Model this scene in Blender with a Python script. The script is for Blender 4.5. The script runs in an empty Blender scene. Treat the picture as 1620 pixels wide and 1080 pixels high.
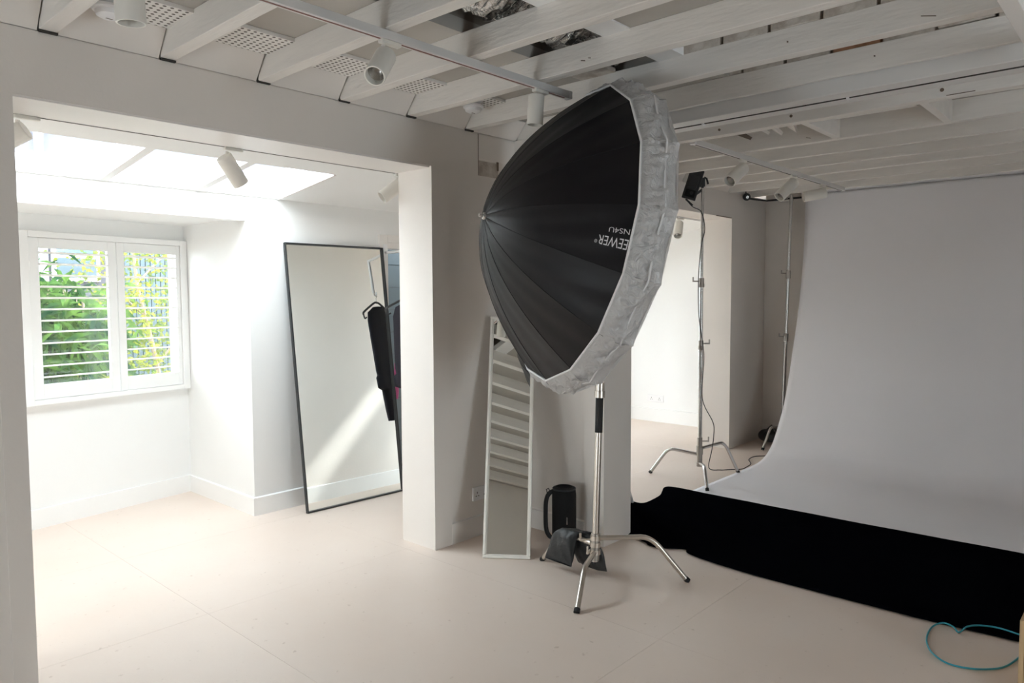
import bpy, math, random
from mathutils import Vector, Matrix
random.seed(7)
SC = bpy.context.scene
COL = SC.collection
R_ = math.radians

# ------------------------------------------------------------------ camera, sky, light, exposure
cd = bpy.data.cameras.new('camera'); cam = bpy.data.objects.new('camera', cd); COL.objects.link(cam)
SC.camera = cam
cd.sensor_width = 36.0; cd.lens = 1148.67 * 36.0 / 1620.0; cd.clip_start = 0.02
yaw, pit, rol = R_(42.3697), R_(-3.4237), R_(-0.2516)
fw = Vector((math.cos(yaw) * math.cos(pit), math.sin(yaw) * math.cos(pit), math.sin(pit)))
rt = Vector((math.sin(yaw), -math.cos(yaw), 0)); up = rt.cross(fw)
rt, up = rt * math.cos(rol) + up * math.sin(rol), up * math.cos(rol) - rt * math.sin(rol)
cam.matrix_world = Matrix(((rt.x, up.x, -fw.x, 0), (rt.y, up.y, -fw.y, 0), (rt.z, up.z, -fw.z, 1.5), (0, 0, 0, 1)))

W = bpy.data.worlds.new('sky'); SC.world = W; W.use_nodes = True
bg = W.node_tree.nodes['Background']
bg.inputs[0].default_value = (0.865, 0.94, 1.0, 1); bg.inputs[1].default_value = 17.8
SC.view_settings.view_transform = 'Standard'; SC.view_settings.look = 'None'
SC.view_settings.gamma = 1.0; SC.view_settings.use_curve_mapping = False
SC.view_settings.exposure = 0.0
SC.cycles.max_bounces = 14; SC.cycles.diffuse_bounces = 9; SC.cycles.glossy_bounces = 5
SC.cycles.transparent_max_bounces = 12; SC.cycles.caustics_reflective = False; SC.cycles.caustics_refractive = False
SC.cycles.sample_clamp_indirect = 6.0

def portal(name, loc, normal, sx, sy):
    """sky-light portal: only guides the sky's light through an opening, it emits nothing itself"""
    L = bpy.data.lights.new(name, 'AREA'); L.shape = 'RECTANGLE'; L.size = sx; L.size_y = sy
    L.cycles.is_portal = True
    o = bpy.data.objects.new(name, L); COL.objects.link(o)
    o.location = loc; o.rotation_euler = Vector(normal).to_track_quat('-Z', 'Y').to_euler()
    return o
portal('skylight_portal', (1.70, 4.33, 2.40), (0, -0.127, -1), 2.1, 0.80)
portal('skylight_portal', (6.33, 4.33, 2.40), (0, -0.127, -1), 1.15, 0.80)
portal('window_portal', (1.83, 5.70, 1.38), (0.171, -0.985, 0), 1.15, 1.15)
portal('window_portal', (1.9, -3.08, 1.10), (0, 1, 0), 1.1, 2.2)  # sky through the added doors
portal('window_portal', (-2.68, 2.62, 0.62), (1, 0, 0), 1.05, 1.2)  # sky through the added low window
portal('window_portal', (5.50, 5.52, 1.10), (0, -1, 0), 1.75, 1.75)  # sky through the added side room window
portal('skylight_portal', (4.32, 4.99, 2.28), (0, 0, -1), 0.36, 0.28)  # sky through the hole added above the tiled room

sl_ = bpy.data.lights.new('sun', 'SUN'); sl_.energy = 25.0; sl_.angle = R_(4.0); sl_.color = (1.0, 0.985, 0.96)
sun = bpy.data.objects.new('sun', sl_); COL.objects.link(sun); sun.location = (9, 8, 9)
sun.rotation_euler = Vector((-0.75, -0.225, -0.62)).to_track_quat('-Z', 'Y').to_euler()

# ------------------------------------------------------------------ materials
MATS = {}
def mat(name, col, rough=0.6, metal=0.0, spec=0.5, noise=0.0, nscale=6.0, bump=0.0, bscale=40.0, coat=0.0, col2=None, stretch=None):
    if name in MATS: return MATS[name]
    m = bpy.data.materials.new(name); m.use_nodes = True; nt = m.node_tree; b = nt.nodes['Principled BSDF']
    b.inputs['Base Color'].default_value = (*col, 1); b.inputs['Roughness'].default_value = rough
    b.inputs['Metallic'].default_value = metal; b.inputs['Specular IOR Level'].default_value = spec
    b.inputs['Coat Weight'].default_value = coat
    tc = nt.nodes.new('ShaderNodeTexCoord'); src = tc.outputs['Object']
    if stretch:
        mp = nt.nodes.new('ShaderNodeMapping'); mp.inputs['Scale'].default_value = stretch
        nt.links.new(src, mp.inputs[0]); src = mp.outputs[0]
    if noise > 0 or col2:
        n = nt.nodes.new('ShaderNodeTexNoise'); n.inputs['Scale'].default_value = nscale; n.inputs['Detail'].default_value = 6
        nt.links.new(src, n.inputs['Vector'])
        r = nt.nodes.new('ShaderNodeValToRGB'); c2 = col2 or tuple(c * (1 - noise) for c in col)
        r.color_ramp.elements[0].position = 0.35; r.color_ramp.elements[1].position = 0.62
        r.color_ramp.elements[0].color = (*c2, 1); r.color_ramp.elements[1].color = (*col, 1)
        nt.links.new(n.outputs['Fac'], r.inputs[0]); nt.links.new(r.outputs[0], b.inputs['Base Color'])
    if bump > 0:
        n2 = nt.nodes.new('ShaderNodeTexNoise'); n2.inputs['Scale'].default_value = bscale; n2.inputs['Detail'].default_value = 5
        nt.links.new(src, n2.inputs['Vector'])
        bp = nt.nodes.new('ShaderNodeBump'); bp.inputs['Strength'].default_value = bump; bp.inputs['Distance'].default_value = 0.01
        nt.links.new(n2.outputs['Fac'], bp.inputs['Height']); nt.links.new(bp.outputs[0], b.inputs['Normal'])
    MATS[name] = m
    return m

M_WALL = mat('white_wall_paint', (0.815, 0.775, 0.735), 0.75, noise=0.03, nscale=2.0, bump=0.06, bscale=60)
M_SIDE = mat('side_room_white_paint', (0.86, 0.865, 0.86), 0.7, noise=0.015, nscale=2.0)
M_TRIM = mat('white_gloss_trim', (0.84, 0.815, 0.79), 0.4)
M_SHUT = mat('white_shutter_paint', (0.87, 0.875, 0.87), 0.4)
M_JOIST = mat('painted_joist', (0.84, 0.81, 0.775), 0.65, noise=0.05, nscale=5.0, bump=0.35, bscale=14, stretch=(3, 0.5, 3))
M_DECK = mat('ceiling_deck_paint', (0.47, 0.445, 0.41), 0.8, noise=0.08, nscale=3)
M_STRIP = mat('white_ceiling_board', (0.82, 0.82, 0.82), 0.7)
M_DARK = mat('gap_shade_and_slot_dark', (0.05, 0.045, 0.04), 0.9)  # painted shade for ceiling gaps, also the tracks' dark conductor slots
M_VOID = mat('old_ceiling_void', (0.30, 0.27, 0.23), 0.9, noise=0.4, nscale=4)
M_BRICK = mat('painted_brick', (0.66, 0.62, 0.57), 0.85, col2=(0.40, 0.34, 0.29), nscale=11, bump=0.5, bscale=30)
M_REDBRICK = mat('bare_brick', (0.46, 0.24, 0.14), 0.85, noise=0.35, nscale=18, bump=0.5, bscale=30)
M_FLOOR = None
M_METAL = mat('chrome_steel', (0.62, 0.61, 0.60), 0.24, 1.0)
M_NICKEL = mat('nickel_steel', (0.66, 0.61, 0.55), 0.30, 1.0)
M_CAST = mat('cast_grey_metal', (0.42, 0.39, 0.36), 0.45, 1.0)
M_BLACK = mat('black_plastic', (0.018, 0.018, 0.020), 0.5)
M_RUBBER = mat('black_rubber', (0.012, 0.012, 0.013), 0.75)
M_GRILL = mat('black_mesh_grille', (0.004, 0.004, 0.0045), 0.65, spec=0.3, bump=0.6, bscale=350)
M_BAG = mat('black_nylon_sandbag', (0.018, 0.019, 0.020), 0.45, bump=0.5, bscale=22)
M_FABRIC = mat('black_softbox_fabric', (0.006, 0.005, 0.0065), 0.42, spec=0.26, bump=0.22, bscale=7)
M_SEAM = mat('black_seam', (0.004, 0.004, 0.005), 0.9)
M_VELVET = mat('black_cloth', (0.0026, 0.0026, 0.0038), 1.0, spec=0.0, bump=0.2, bscale=12)
M_PAPER = mat('white_backdrop_paper', (0.885, 0.875, 0.905), 0.9, spec=0.2, noise=0.015, nscale=1.5)
M_SPOT = mat('white_spotlight_enamel', (0.82, 0.80, 0.75), 0.42)
M_LENS = mat('spot_reflector', (0.5, 0.49, 0.47), 0.25, 0.8)
M_TRACK = mat('white_track', (0.74, 0.73, 0.72), 0.45)
M_COPPER = mat('track_conductor', (0.20, 0.075, 0.06), 0.5)
M_WHITEPL = mat('white_plastic', (0.85, 0.85, 0.86), 0.35)
M_SOCKDARK = mat('socket_hole', (0.10, 0.09, 0.08), 0.7)
M_FRAMEW = mat('white_mirror_frame', (0.84, 0.82, 0.77), 0.35)
M_FRAMEB = mat('black_mirror_frame', (0.014, 0.016, 0.018), 0.4)
M_FOIL = mat('foil_duct', (0.66, 0.65, 0.63), 0.18, 1.0, bump=1.0, bscale=26, stretch=(0.4, 3, 3))
M_BLUE = mat('teal_cable', (0.045, 0.36, 0.46), 0.4)
M_CABLE = mat('black_cable', (0.012, 0.012, 0.013), 0.55)
M_WOOD = mat('light_wood', (0.62, 0.44, 0.25), 0.55, noise=0.18, nscale=7, stretch=(8, 8, 0.8))
M_TILE = mat('grey_blue_tile', (0.27, 0.33, 0.36), 0.25, noise=0.06, nscale=3)
M_GROUT = mat('tile_grout', (0.22, 0.25, 0.27), 0.9)
M_DRESS = mat('black_garment', (0.016, 0.014, 0.022), 0.85, bump=0.35, bscale=16)
M_PINK = mat('pink_garment', (0.62, 0.12, 0.32), 0.8)
M_GREY = mat('grey_louvre', (0.42, 0.45, 0.46), 0.6)
M_SILVERTAG = mat('silver_print', (0.72, 0.72, 0.74), 0.5)
M_SILVER = mat('silver_lining', (0.80, 0.80, 0.81), 0.45, 0.6)
M_ORANGE = mat('orange_accent', (0.55, 0.06, 0.03), 0.5)
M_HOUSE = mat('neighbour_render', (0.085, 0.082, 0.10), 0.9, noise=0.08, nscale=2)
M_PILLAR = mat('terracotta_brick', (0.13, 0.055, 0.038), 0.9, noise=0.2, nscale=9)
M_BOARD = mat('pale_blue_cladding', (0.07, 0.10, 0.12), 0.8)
M_SOIL = mat('garden_soil', (0.14, 0.10, 0.07), 0.95, noise=0.4, nscale=6)
M_BARK = mat('bark', (0.22, 0.17, 0.12), 0.9)
M_CHIP = mat('paint_chip', (0.16, 0.12, 0.09), 0.9)

def mirror_mat():
    m = bpy.data.materials.new('mirror_glass'); m.use_nodes = True; b = m.node_tree.nodes['Principled BSDF']
    b.inputs['Base Color'].default_value = (0.86, 0.885, 0.865, 1); b.inputs['Metallic'].default_value = 1.0; b.inputs['Roughness'].default_value = 0.01
    return m
M_MIRROR = mirror_mat()

def glass_mat():
    m = bpy.data.materials.new('window_glass'); m.use_nodes = True; nt = m.node_tree
    for n in list(nt.nodes): nt.nodes.remove(n)
    o = nt.nodes.new('ShaderNodeOutputMaterial'); mx = nt.nodes.new('ShaderNodeMixShader'); mx.inputs[0].default_value = 0.06
    t = nt.nodes.new('ShaderNodeBsdfTransparent'); t.inputs[0].default_value = (0.95, 0.97, 0.97, 1)
    g = nt.nodes.new('ShaderNodeBsdfGlossy'); g.inputs['Roughness'].default_value = 0.02
    nt.links.new(t.outputs[0], mx.inputs[1]); nt.links.new(g.outputs[0], mx.inputs[2]); nt.links.new(mx.outputs[0], o.inputs[0])
    return m
M_GLASS = glass_mat()

def nylon_mat():
    m = bpy.data.materials.new('white_diffuser_nylon'); m.use_nodes = True; nt = m.node_tree
    for n in list(nt.nodes): nt.nodes.remove(n)
    o = nt.nodes.new('ShaderNodeOutputMaterial')
    d = nt.nodes.new('ShaderNodeBsdfDiffuse'); d.inputs[0].default_value = (0.88, 0.88, 0.89, 1)
    t = nt.nodes.new('ShaderNodeBsdfTranslucent'); t.inputs[0].default_value = (0.86, 0.86, 0.87, 1)
    x = nt.nodes.new('ShaderNodeBsdfTransparent'); g = nt.nodes.new('ShaderNodeBsdfGlossy'); g.inputs['Roughness'].default_value = 0.28
    tc = nt.nodes.new('ShaderNodeTexCoord'); n1 = nt.nodes.new('ShaderNodeTexNoise'); n1.inputs['Scale'].default_value = 24; n1.inputs['Detail'].default_value = 3
    n1.inputs['Distortion'].default_value = 2.5
    bp = nt.nodes.new('ShaderNodeBump'); bp.inputs['Strength'].default_value = 0.6; bp.inputs['Distance'].default_value = 0.02
    nt.links.new(tc.outputs['Object'], n1.inputs['Vector']); nt.links.new(n1.outputs['Fac'], bp.inputs['Height'])
    for s in (d, t, g): nt.links.new(bp.outputs[0], s.inputs['Normal'])
    m1 = nt.nodes.new('ShaderNodeMixShader'); m1.inputs[0].default_value = 0.45
    m2 = nt.nodes.new('ShaderNodeMixShader'); m2.inputs[0].default_value = 0.14
    m3 = nt.nodes.new('ShaderNodeMixShader'); m3.inputs[0].default_value = 0.16
    L = nt.links.new
    L(d.outputs[0], m1.inputs[1]); L(t.outputs[0], m1.inputs[2]); L(m1.outputs[0], m2.inputs[1]); L(x.outputs[0], m2.inputs[2])
    L(m2.outputs[0], m3.inputs[1]); L(g.outputs[0], m3.inputs[2]); L(m3.outputs[0], o.inputs[0])
    return m
M_NYLON = nylon_mat()

def floor_mat():
    m = bpy.data.materials.new('pale_pink_floor'); m.use_nodes = True; nt = m.node_tree; b = nt.nodes['Principled BSDF']
    tc = nt.nodes.new('ShaderNodeTexCoord')
    n = nt.nodes.new('ShaderNodeTexNoise'); n.inputs['Scale'].default_value = 1.3; n.inputs['Detail'].default_value = 7
    r = nt.nodes.new('ShaderNodeValToRGB'); r.color_ramp.elements[0].position = 0.3; r.color_ramp.elements[1].position = 0.7
    r.color_ramp.elements[0].color = (0.72, 0.605, 0.525, 1); r.color_ramp.elements[1].color = (0.76, 0.655, 0.58, 1)
    v = nt.nodes.new('ShaderNodeTexNoise'); v.inputs['Scale'].default_value = 26; v.inputs['Detail'].default_value = 4
    r2 = nt.nodes.new('ShaderNodeValToRGB'); r2.color_ramp.elements[0].position = 0.25; r2.color_ramp.elements[1].position = 0.33
    r2.color_ramp.elements[0].color = (0.80, 0.76, 0.73, 1); r2.color_ramp.elements[1].color = (1, 1, 1, 1)
    mx = nt.nodes.new('ShaderNodeMixRGB'); mx.blend_type = 'MULTIPLY'; mx.inputs[0].default_value = 1
    L = nt.links.new
    L(tc.outputs['Object'], n.inputs['Vector']); L(tc.outputs['Object'], v.inputs['Vector'])
    L(n.outputs['Fac'], r.inputs[0]); L(v.outputs['Fac'], r2.inputs[0]); L(r.outputs[0], mx.inputs[1]); L(r2.outputs[0], mx.inputs[2])
    L(mx.outputs[0], b.inputs['Base Color'])
    b.inputs['Roughness'].default_value = 0.42; b.inputs['Specular IOR Level'].default_value = 0.45
    bp = nt.nodes.new('ShaderNodeBump'); bp.inputs['Strength'].default_value = 0.05; bp.inputs['Distance'].default_value = 0.01
    L(v.outputs['Fac'], bp.inputs['Height']); L(bp.outputs[0], b.inputs['Normal'])
    return m
M_FLOOR = floor_mat()

def perf_mat():
    """white acoustic board with rows of punched holes"""
    m = bpy.data.materials.new('perforated_board'); m.use_nodes = True; nt = m.node_tree; b = nt.nodes['Principled BSDF']
    tc = nt.nodes.new('ShaderNodeTexCoord'); mp = nt.nodes.new('ShaderNodeMapping')
    mp.inputs['Scale'].default_value = (1 / 0.0285, 1 / 0.0285, 0); mp.inputs['Rotation'].default_value = (0, 0, R_(0))
    fr = nt.nodes.new('ShaderNodeVectorMath'); fr.operation = 'FRACTION'
    sb = nt.nodes.new('ShaderNodeVectorMath'); sb.operation = 'SUBTRACT'; sb.inputs[1].default_value = (0.5, 0.5, 0)
    ln = nt.nodes.new('ShaderNodeVectorMath'); ln.operation = 'LENGTH'
    th = nt.nodes.new('ShaderNodeMath'); th.operation = 'LESS_THAN'; th.inputs[1].default_value = 0.25
    mx = nt.nodes.new('ShaderNodeMixRGB'); mx.inputs[1].default_value = (0.83, 0.81, 0.78, 1); mx.inputs[2].default_value = (0.10, 0.085, 0.07, 1)
    L = nt.links.new
    L(tc.outputs['Object'], mp.inputs[0]); L(mp.outputs[0], fr.inputs[0]); L(fr.outputs[0], sb.inputs[0]); L(sb.outputs[0], ln.inputs[0])
    L(ln.outputs['Value'], th.inputs[0]); L(th.outputs[0], mx.inputs[0]); L(mx.outputs[0], b.inputs['Base Color'])
    b.inputs['Roughness'].default_value = 0.7
    return m
M_PERF = perf_mat()

def leaf_mat(name, c1, c2):
    m = bpy.data.materials.new(name); m.use_nodes = True; nt = m.node_tree
    for n in list(nt.nodes): nt.nodes.remove(n)
    o = nt.nodes.new('ShaderNodeOutputMaterial'); mx = nt.nodes.new('ShaderNodeMixShader'); mx.inputs[0].default_value = 0.4
    d = nt.nodes.new('ShaderNodeBsdfDiffuse'); t = nt.nodes.new('ShaderNodeBsdfTranslucent')
    tc = nt.nodes.new('ShaderNodeTexCoord'); n = nt.nodes.new('ShaderNodeTexNoise'); n.inputs['Scale'].default_value = 5; n.inputs['Detail'].default_value = 4
    r = nt.nodes.new('ShaderNodeValToRGB'); r.color_ramp.elements[0].position = 0.38; r.color_ramp.elements[1].position = 0.62
    r.color_ramp.elements[0].color = (*c1, 1); r.color_ramp.elements[1].color = (*c2, 1)
    L = nt.links.new
    L(tc.outputs['Object'], n.inputs['Vector']); L(n.outputs['Fac'], r.inputs[0]); L(r.outputs[0], d.inputs[0]); L(r.outputs[0], t.inputs[0])
    L(d.outputs[0], mx.inputs[1]); L(t.outputs[0], mx.inputs[2]); L(mx.outputs[0], o.inputs[0])
    return m
M_LEAF1 = leaf_mat('bamboo_leaf', (0.008, 0.032, 0.014), (0.075, 0.14, 0.028))
M_LEAF2 = leaf_mat('yellow_green_leaf', (0.06, 0.11, 0.025), (0.26, 0.26, 0.04))

# ------------------------------------------------------------------ geometry helpers
ORG = {}
class MB:
    def __init__(s): s.v = []; s.f = []
    def add(s, vs, fs):
        o = len(s.v); s.v += [Vector(v) for v in vs]; s.f += [tuple(i + o for i in f) for f in fs]; return s
    def hexa(s, b, t):
        return s.add(list(b) + list(t), [(3, 2, 1, 0), (4, 5, 6, 7), (0, 1, 5, 4), (1, 2, 6, 5), (2, 3, 7, 6), (3, 0, 4, 7)])
    def box(s, x0, x1, y0, y1, z0, z1):
        return s.hexa([(x0, y0, z0), (x1, y0, z0), (x1, y1, z0), (x0, y1, z0)], [(x0, y0, z1), (x1, y0, z1), (x1, y1, z1), (x0, y1, z1)])
    def obox(s, c, a, b, d):
        c, a, b, d = Vector(c), Vector(a), Vector(b), Vector(d)
        return s.hexa([c - a - b - d, c + a - b - d, c + a + b - d, c - a + b - d], [c - a - b + d, c + a - b + d, c + a + b + d, c - a + b + d])
    def prism(s, pts, off):
        n = len(pts); off = Vector(off); p = [Vector(q) for q in pts]
        return s.add(p + [q + off for q in p], [tuple(range(n))[::-1], tuple(range(n, 2 * n))] + [(i, (i + 1) % n, n + (i + 1) % n, n + i) for i in range(n)])
    def tube(s, pts, r, seg=10, caps=True):
        P = [Vector(p) for p in pts]; n = len(P); rr = r if isinstance(r, (list, tuple)) else [r] * n
        ref = None; rings = []
        for i in range(n):
            t = (P[min(i + 1, n - 1)] - P[max(i - 1, 0)]).normalized()
            if ref is None: ref = t.orthogonal().normalized()
            else:
                ref = ref - t * ref.dot(t)
                ref = ref.normalized() if ref.length > 1e-6 else t.orthogonal().normalized()
            b = t.cross(ref)
            rings.append([P[i] + (ref * math.cos(2 * math.pi * k / seg) + b * math.sin(2 * math.pi * k / seg)) * rr[i] for k in range(seg)])
        vs = [v for q in rings for v in q]
        fs = [(i * seg + k, i * seg + (k + 1) % seg, (i + 1) * seg + (k + 1) % seg, (i + 1) * seg + k) for i in range(n - 1) for k in range(seg)]
        if caps: fs += [tuple(range(seg))[::-1], tuple(range((n - 1) * seg, n * seg))]
        return s.add(vs, fs)
    def cyl(s, a, b, r, seg=16): return s.tube([a, b], r, seg)
    def lathe(s, prof, o, ax=(0, 0, 1), seg=24, caps=True):
        ax = Vector(ax).normalized(); e = ax.orthogonal().normalized(); g = ax.cross(e); o = Vector(o); n = len(prof)
        vs = [o + ax * h + (e * math.cos(2 * math.pi * k / seg) + g * math.sin(2 * math.pi * k / seg)) * r for r, h in prof for k in range(seg)]
        fs = [(i * seg + k, i * seg + (k + 1) % seg, (i + 1) * seg + (k + 1) % seg, (i + 1) * seg + k) for i in range(n - 1) for k in range(seg)]
        if caps: fs += [tuple(range(seg))[::-1], tuple(range((n - 1) * seg, n * seg))]
        return s.add(vs, fs)
    def grid(s, fn, nu, nv, wrap=False):
        vs = [fn(i / nu, j / nv) for i in range(nu + 1) for j in range(nv + 1)]
        fs = [(i * (nv + 1) + j, (i + 1) * (nv + 1) + j, (i + 1) * (nv + 1) + j + 1, i * (nv + 1) + j + 1) for i in range(nu) for j in range(nv)]
        return s.add(vs, fs)
    def build(s, name, material, parent=None, smooth=True, bevel=0.0, origin=None, ang=35):
        if parent is not None: o0 = ORG[parent]
        else: o0 = Vector(origin) if origin is not None else Vector((0, 0, 0))
        me = bpy.data.meshes.new(name); me.from_pydata([tuple(v - o0) for v in s.v], [], s.f); me.update()
        if smooth:
            for p in me.polygons: p.use_smooth = True
            me.set_sharp_from_angle(angle=R_(ang))
        me.materials.append(material)
        ob = bpy.data.objects.new(name, me); COL.objects.link(ob); ORG[ob] = o0
        if parent is not None: ob.parent = parent
        else: ob.location = o0
        if bevel > 0:
            bm = ob.modifiers.new('bevel', 'BEVEL'); bm.width = bevel; bm.segments = 2; bm.limit_method = 'ANGLE'; bm.angle_limit = R_(40)
        return ob
def solidify(ob, t, off=0):
    m = ob.modifiers.new('thick', 'SOLIDIFY'); m.thickness = t; m.offset = off; return ob
def thing(name, loc, label, cat, group=None):
    o = bpy.data.objects.new(name, None); COL.objects.link(o); o.location = loc; ORG[o] = Vector(loc); o.empty_display_size = 0.1
    o['label'] = label; o['category'] = cat
    if group: o['group'] = group
    return o
def tag(o, label, cat, group=None):
    o['label'] = label; o['category'] = cat
    if group: o['group'] = group
    return o
def struct(o, label, cat='structure'):
    o['kind'] = 'structure'; o['label'] = label; o['category'] = cat; return o
def sroot(name, loc, label, cat):
    o = bpy.data.objects.new(name, None); COL.objects.link(o); o.location = loc; ORG[o] = Vector(loc)
    return struct(o, label, cat)
def again(src, delta, parent=None):
    c = src.copy(); COL.objects.link(c); c.location = src.location + Vector(delta); ORG[c] = ORG[src] + Vector(delta)
    if parent is not None: c.parent = parent
    return c
def spline(pts, n=8):
    P = [Vector(p) for p in pts]; out = []
    for i in range(len(P) - 1):
        a, b, c, d = P[max(i - 1, 0)], P[i], P[i + 1], P[min(i + 2, len(P) - 1)]
        for k in range(n):
            t = k / n
            out.append(0.5 * ((2 * b) + (c - a) * t + (2 * a - 5 * b + 4 * c - d) * t * t + (3 * b - a - 3 * c + d) * t ** 3))
    return out + [P[-1]]

# ------------------------------------------------------------------ floor
fl = MB().box(-2.6, 7.7, -3.0, 6.1, -0.12, -0.012).build('floor', M_CHIP, smooth=False)
struct(fl, 'pale pink painted board floor running through both rooms', 'floor')
bx = [-2.6] + [-2.11 + 1.21 * i for i in range(9)] + [7.7]
bx = sorted(set(round(x, 3) for x in bx if -2.6 <= x <= 7.7))
by = [-3.0, -1.62, 0.0, 1.62, 3.36, 4.45, 6.1]
for i in range(len(bx) - 1):
    for j in range(len(by) - 1):
        g = 0.0005
        MB().box(bx[i] + g, bx[i + 1] - g, by[j] + g, by[j + 1] - g, -0.012, 0.0).build('floor_board', M_FLOOR, fl, smooth=False)

# ------------------------------------------------------------------ main dividing wall with two openings
YW, YB, ZH, ZT = 3.215, 3.50, 2.265, 2.515
wl = MB()
wl.box(-2.6, 0.774, YW, YB, 0, ZT); wl.box(0.774, 2.832, YW, YB, ZH, ZT)
wl.box(2.832, 4.50, YW, YB, 0, ZT); wl.box(4.50, 6.70, YW, YB, ZH, ZT); wl.box(6.70, 7.62, YW, YB, 0, ZT)
wl.box(-2.6, 7.62, 3.40, YB, ZT, 3.02)
W_LEFT = wl.build('wall_left', M_WALL, smooth=False)
struct(W_LEFT, 'white dividing wall with two wide openings into the side room', 'wall')
t = MB().box(2.826, 2.966, YW - 0.012, YB + 0.004, 0, ZH - 0.0).build('post_cladding', M_WALL, W_LEFT, smooth=False)
MB().box(0.70, 0.780, YW - 0.004, YB + 0.004, 0, ZH).build('post_cladding', M_WALL, W_LEFT, smooth=False)
MB().box(6.695, 6.80, YW - 0.006, YB + 0.004, 0, ZH).build('post_cladding', M_WALL, W_LEFT, smooth=False)
MB().box(0.774, 2.832, YW + 0.004, YB + 0.004, ZH - 0.008, ZH).build('header_lining', M_TRIM, W_LEFT, smooth=False)
# patched brickwork by the ceiling
MB().box(3.224, 3.55, YW - 0.004, YW, 2.36, 2.512).build('patch_panel', M_WALL, W_LEFT, smooth=False)
MB().box(3.226, 3.40, YW - 0.002, YW, 2.258, 2.35).build('brick_patch', M_BRICK, W_LEFT, smooth=False)
MB().box(3.385, 3.40, YW - 0.006, YW, 2.305, 2.36).build('paint_chip', M_CHIP, W_LEFT, smooth=False)
MB().box(3.220, 3.224, YW - 0.001, YW, 2.258, 2.512).build('wall_seam', M_CHIP, W_LEFT, smooth=False)
MB().box(6.38, 6.70, YW - 0.003, YW + 0.001, 2.262, 2.27).build('wall_seam', M_CHIP, W_LEFT, smooth=False)
# stub pier
pr = MB().box(3.55, 3.817, 2.50, YW, 0, ZT).build('wall_pier', M_WALL, smooth=False)
struct(pr, 'white stub wall projecting into the room behind the large softbox', 'wall')
MB().box(3.538, 3.829, 2.488, 2.632, 0, ZT).build('post_cladding', M_WALL, pr, smooth=False)
# skirting
def skirt(name, pts, label, h=0.13, t=0.014):
    m = MB()
    for (ax, ay), (bx_, by_), (nx, ny) in pts:
        o = Vector((nx, ny, 0)) * t
        a, b = Vector((ax, ay, 0)), Vector((bx_, by_, 0))
        m.hexa([a, b, b + o, a + o], [a + Vector((0, 0, h)), b + Vector((0, 0, h)), b + o + Vector((0, 0, h - 0.006)), a + o + Vector((0, 0, h - 0.006))])
    return struct(m.build(name, M_TRIM if name in ('baseboard_left', 'baseboard_far') else M_SHUT, smooth=False), label, 'skirting')
skirt('baseboard_left', [((2.966, YW), (3.55, YW), (0, -1)), ((3.55, 2.632), (3.55, YW), (-1, 0))], 'white skirting in the corner behind the narrow leaning mirror')
skirt('baseboard_far', [((7.49, -0.2), (7.49, YW), (-1, 0))], 'white skirting behind the paper backdrop')

# ------------------------------------------------------------------ other walls
struct(MB().box(7.49, 7.62, -3.0, YW, 0, 2.64).build('wall_far', M_WALL, smooth=False), 'white end wall behind the paper backdrop', 'wall')
m = MB(); m.box(-2.6, 1.52, -3.15, -3.0, 0, 2.64).box(2.28, 7.62, -3.15, -3.0, 0, 2.64).box(1.52, 2.28, -3.15, -3.0, 2.10, 2.64)
struct(m.build('wall_right', M_WALL, smooth=False), 'white wall with added glazed doors on the far side of the studio out of frame', 'wall')
m = MB(); m.box(-2.75, -2.6, -3.0, 2.05, 0, 2.64).box(-2.75, -2.6, 3.18, YB, 0, 2.64).box(-2.75, -2.6, 2.05, 3.18, 0, 0.15).box(-2.75, -2.6, 2.05, 3.18, 1.10, 2.64)
struct(m.build('wall_near', M_WALL, smooth=False), 'white wall with an added low window behind the camera', 'wall')
# side room
wm = MB(); wm.box(2.46, 3.63, 4.665, 4.80, 0, 2.107).box(3.63, 4.45, 4.665, 4.80, 1.95, 2.107).box(4.45, 4.60, 4.665, 5.42, 0, 2.107)
wm.box(2.46, 4.60, 4.685, 4.80, 2.107, 2.34)
wm.box(4.60, 4.70, 5.40, 5.54, 0, 2.3).box(6.34, 7.75, 5.40, 5.54, 0, 2.3).box(4.70, 6.34, 5.40, 5.54, 0, 0.30).box(4.70, 6.34, 5.40, 5.54, 1.95, 2.3).box(4.50, 4.60, 4.80, 5.54, 2.0, 2.4)
wm.box(2.46, 2.60, 4.80, 5.665 + 0.2, 0, 2.2)
struct(wm.build('wall_mirror', M_SIDE, smooth=False), 'white side room wall that the tall black framed mirror leans on', 'wall')
skirt('baseboard_mirror', [((2.46, 4.665), (3.55, 4.665), (0, -1)), ((2.46, 4.651), (2.46, 5.66), (-1, 0)), ((4.60, 5.40), (7.62, 5.40), (0, -1))], 'white skirting along the side room wall')
struct(MB().box(7.62, 7.75, YW, 5.54, 0, 2.6).build('wall_end', M_SIDE, smooth=False), 'white end wall of the side room with a low socket', 'wall')
skirt('baseboard_end', [((7.62, 3.5), (7.62, 5.40), (-1, 0))], 'white skirting on the end wall seen through the second opening', 0.16)
struct(MB().box(-0.75, -0.6, YB, 5.9, 0, 2.6).build('wall_side_end', M_SIDE, smooth=False), 'white end wall of the side room hidden by the dividing wall', 'wall')
# back face skirting of the divider (seen in the mirror)
skirt('baseboard_divider', [((2.966, YB), (4.50, YB), (0, 1))], 'white skirting on the rear of the dividing wall, reflected in the tall mirror')

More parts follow.
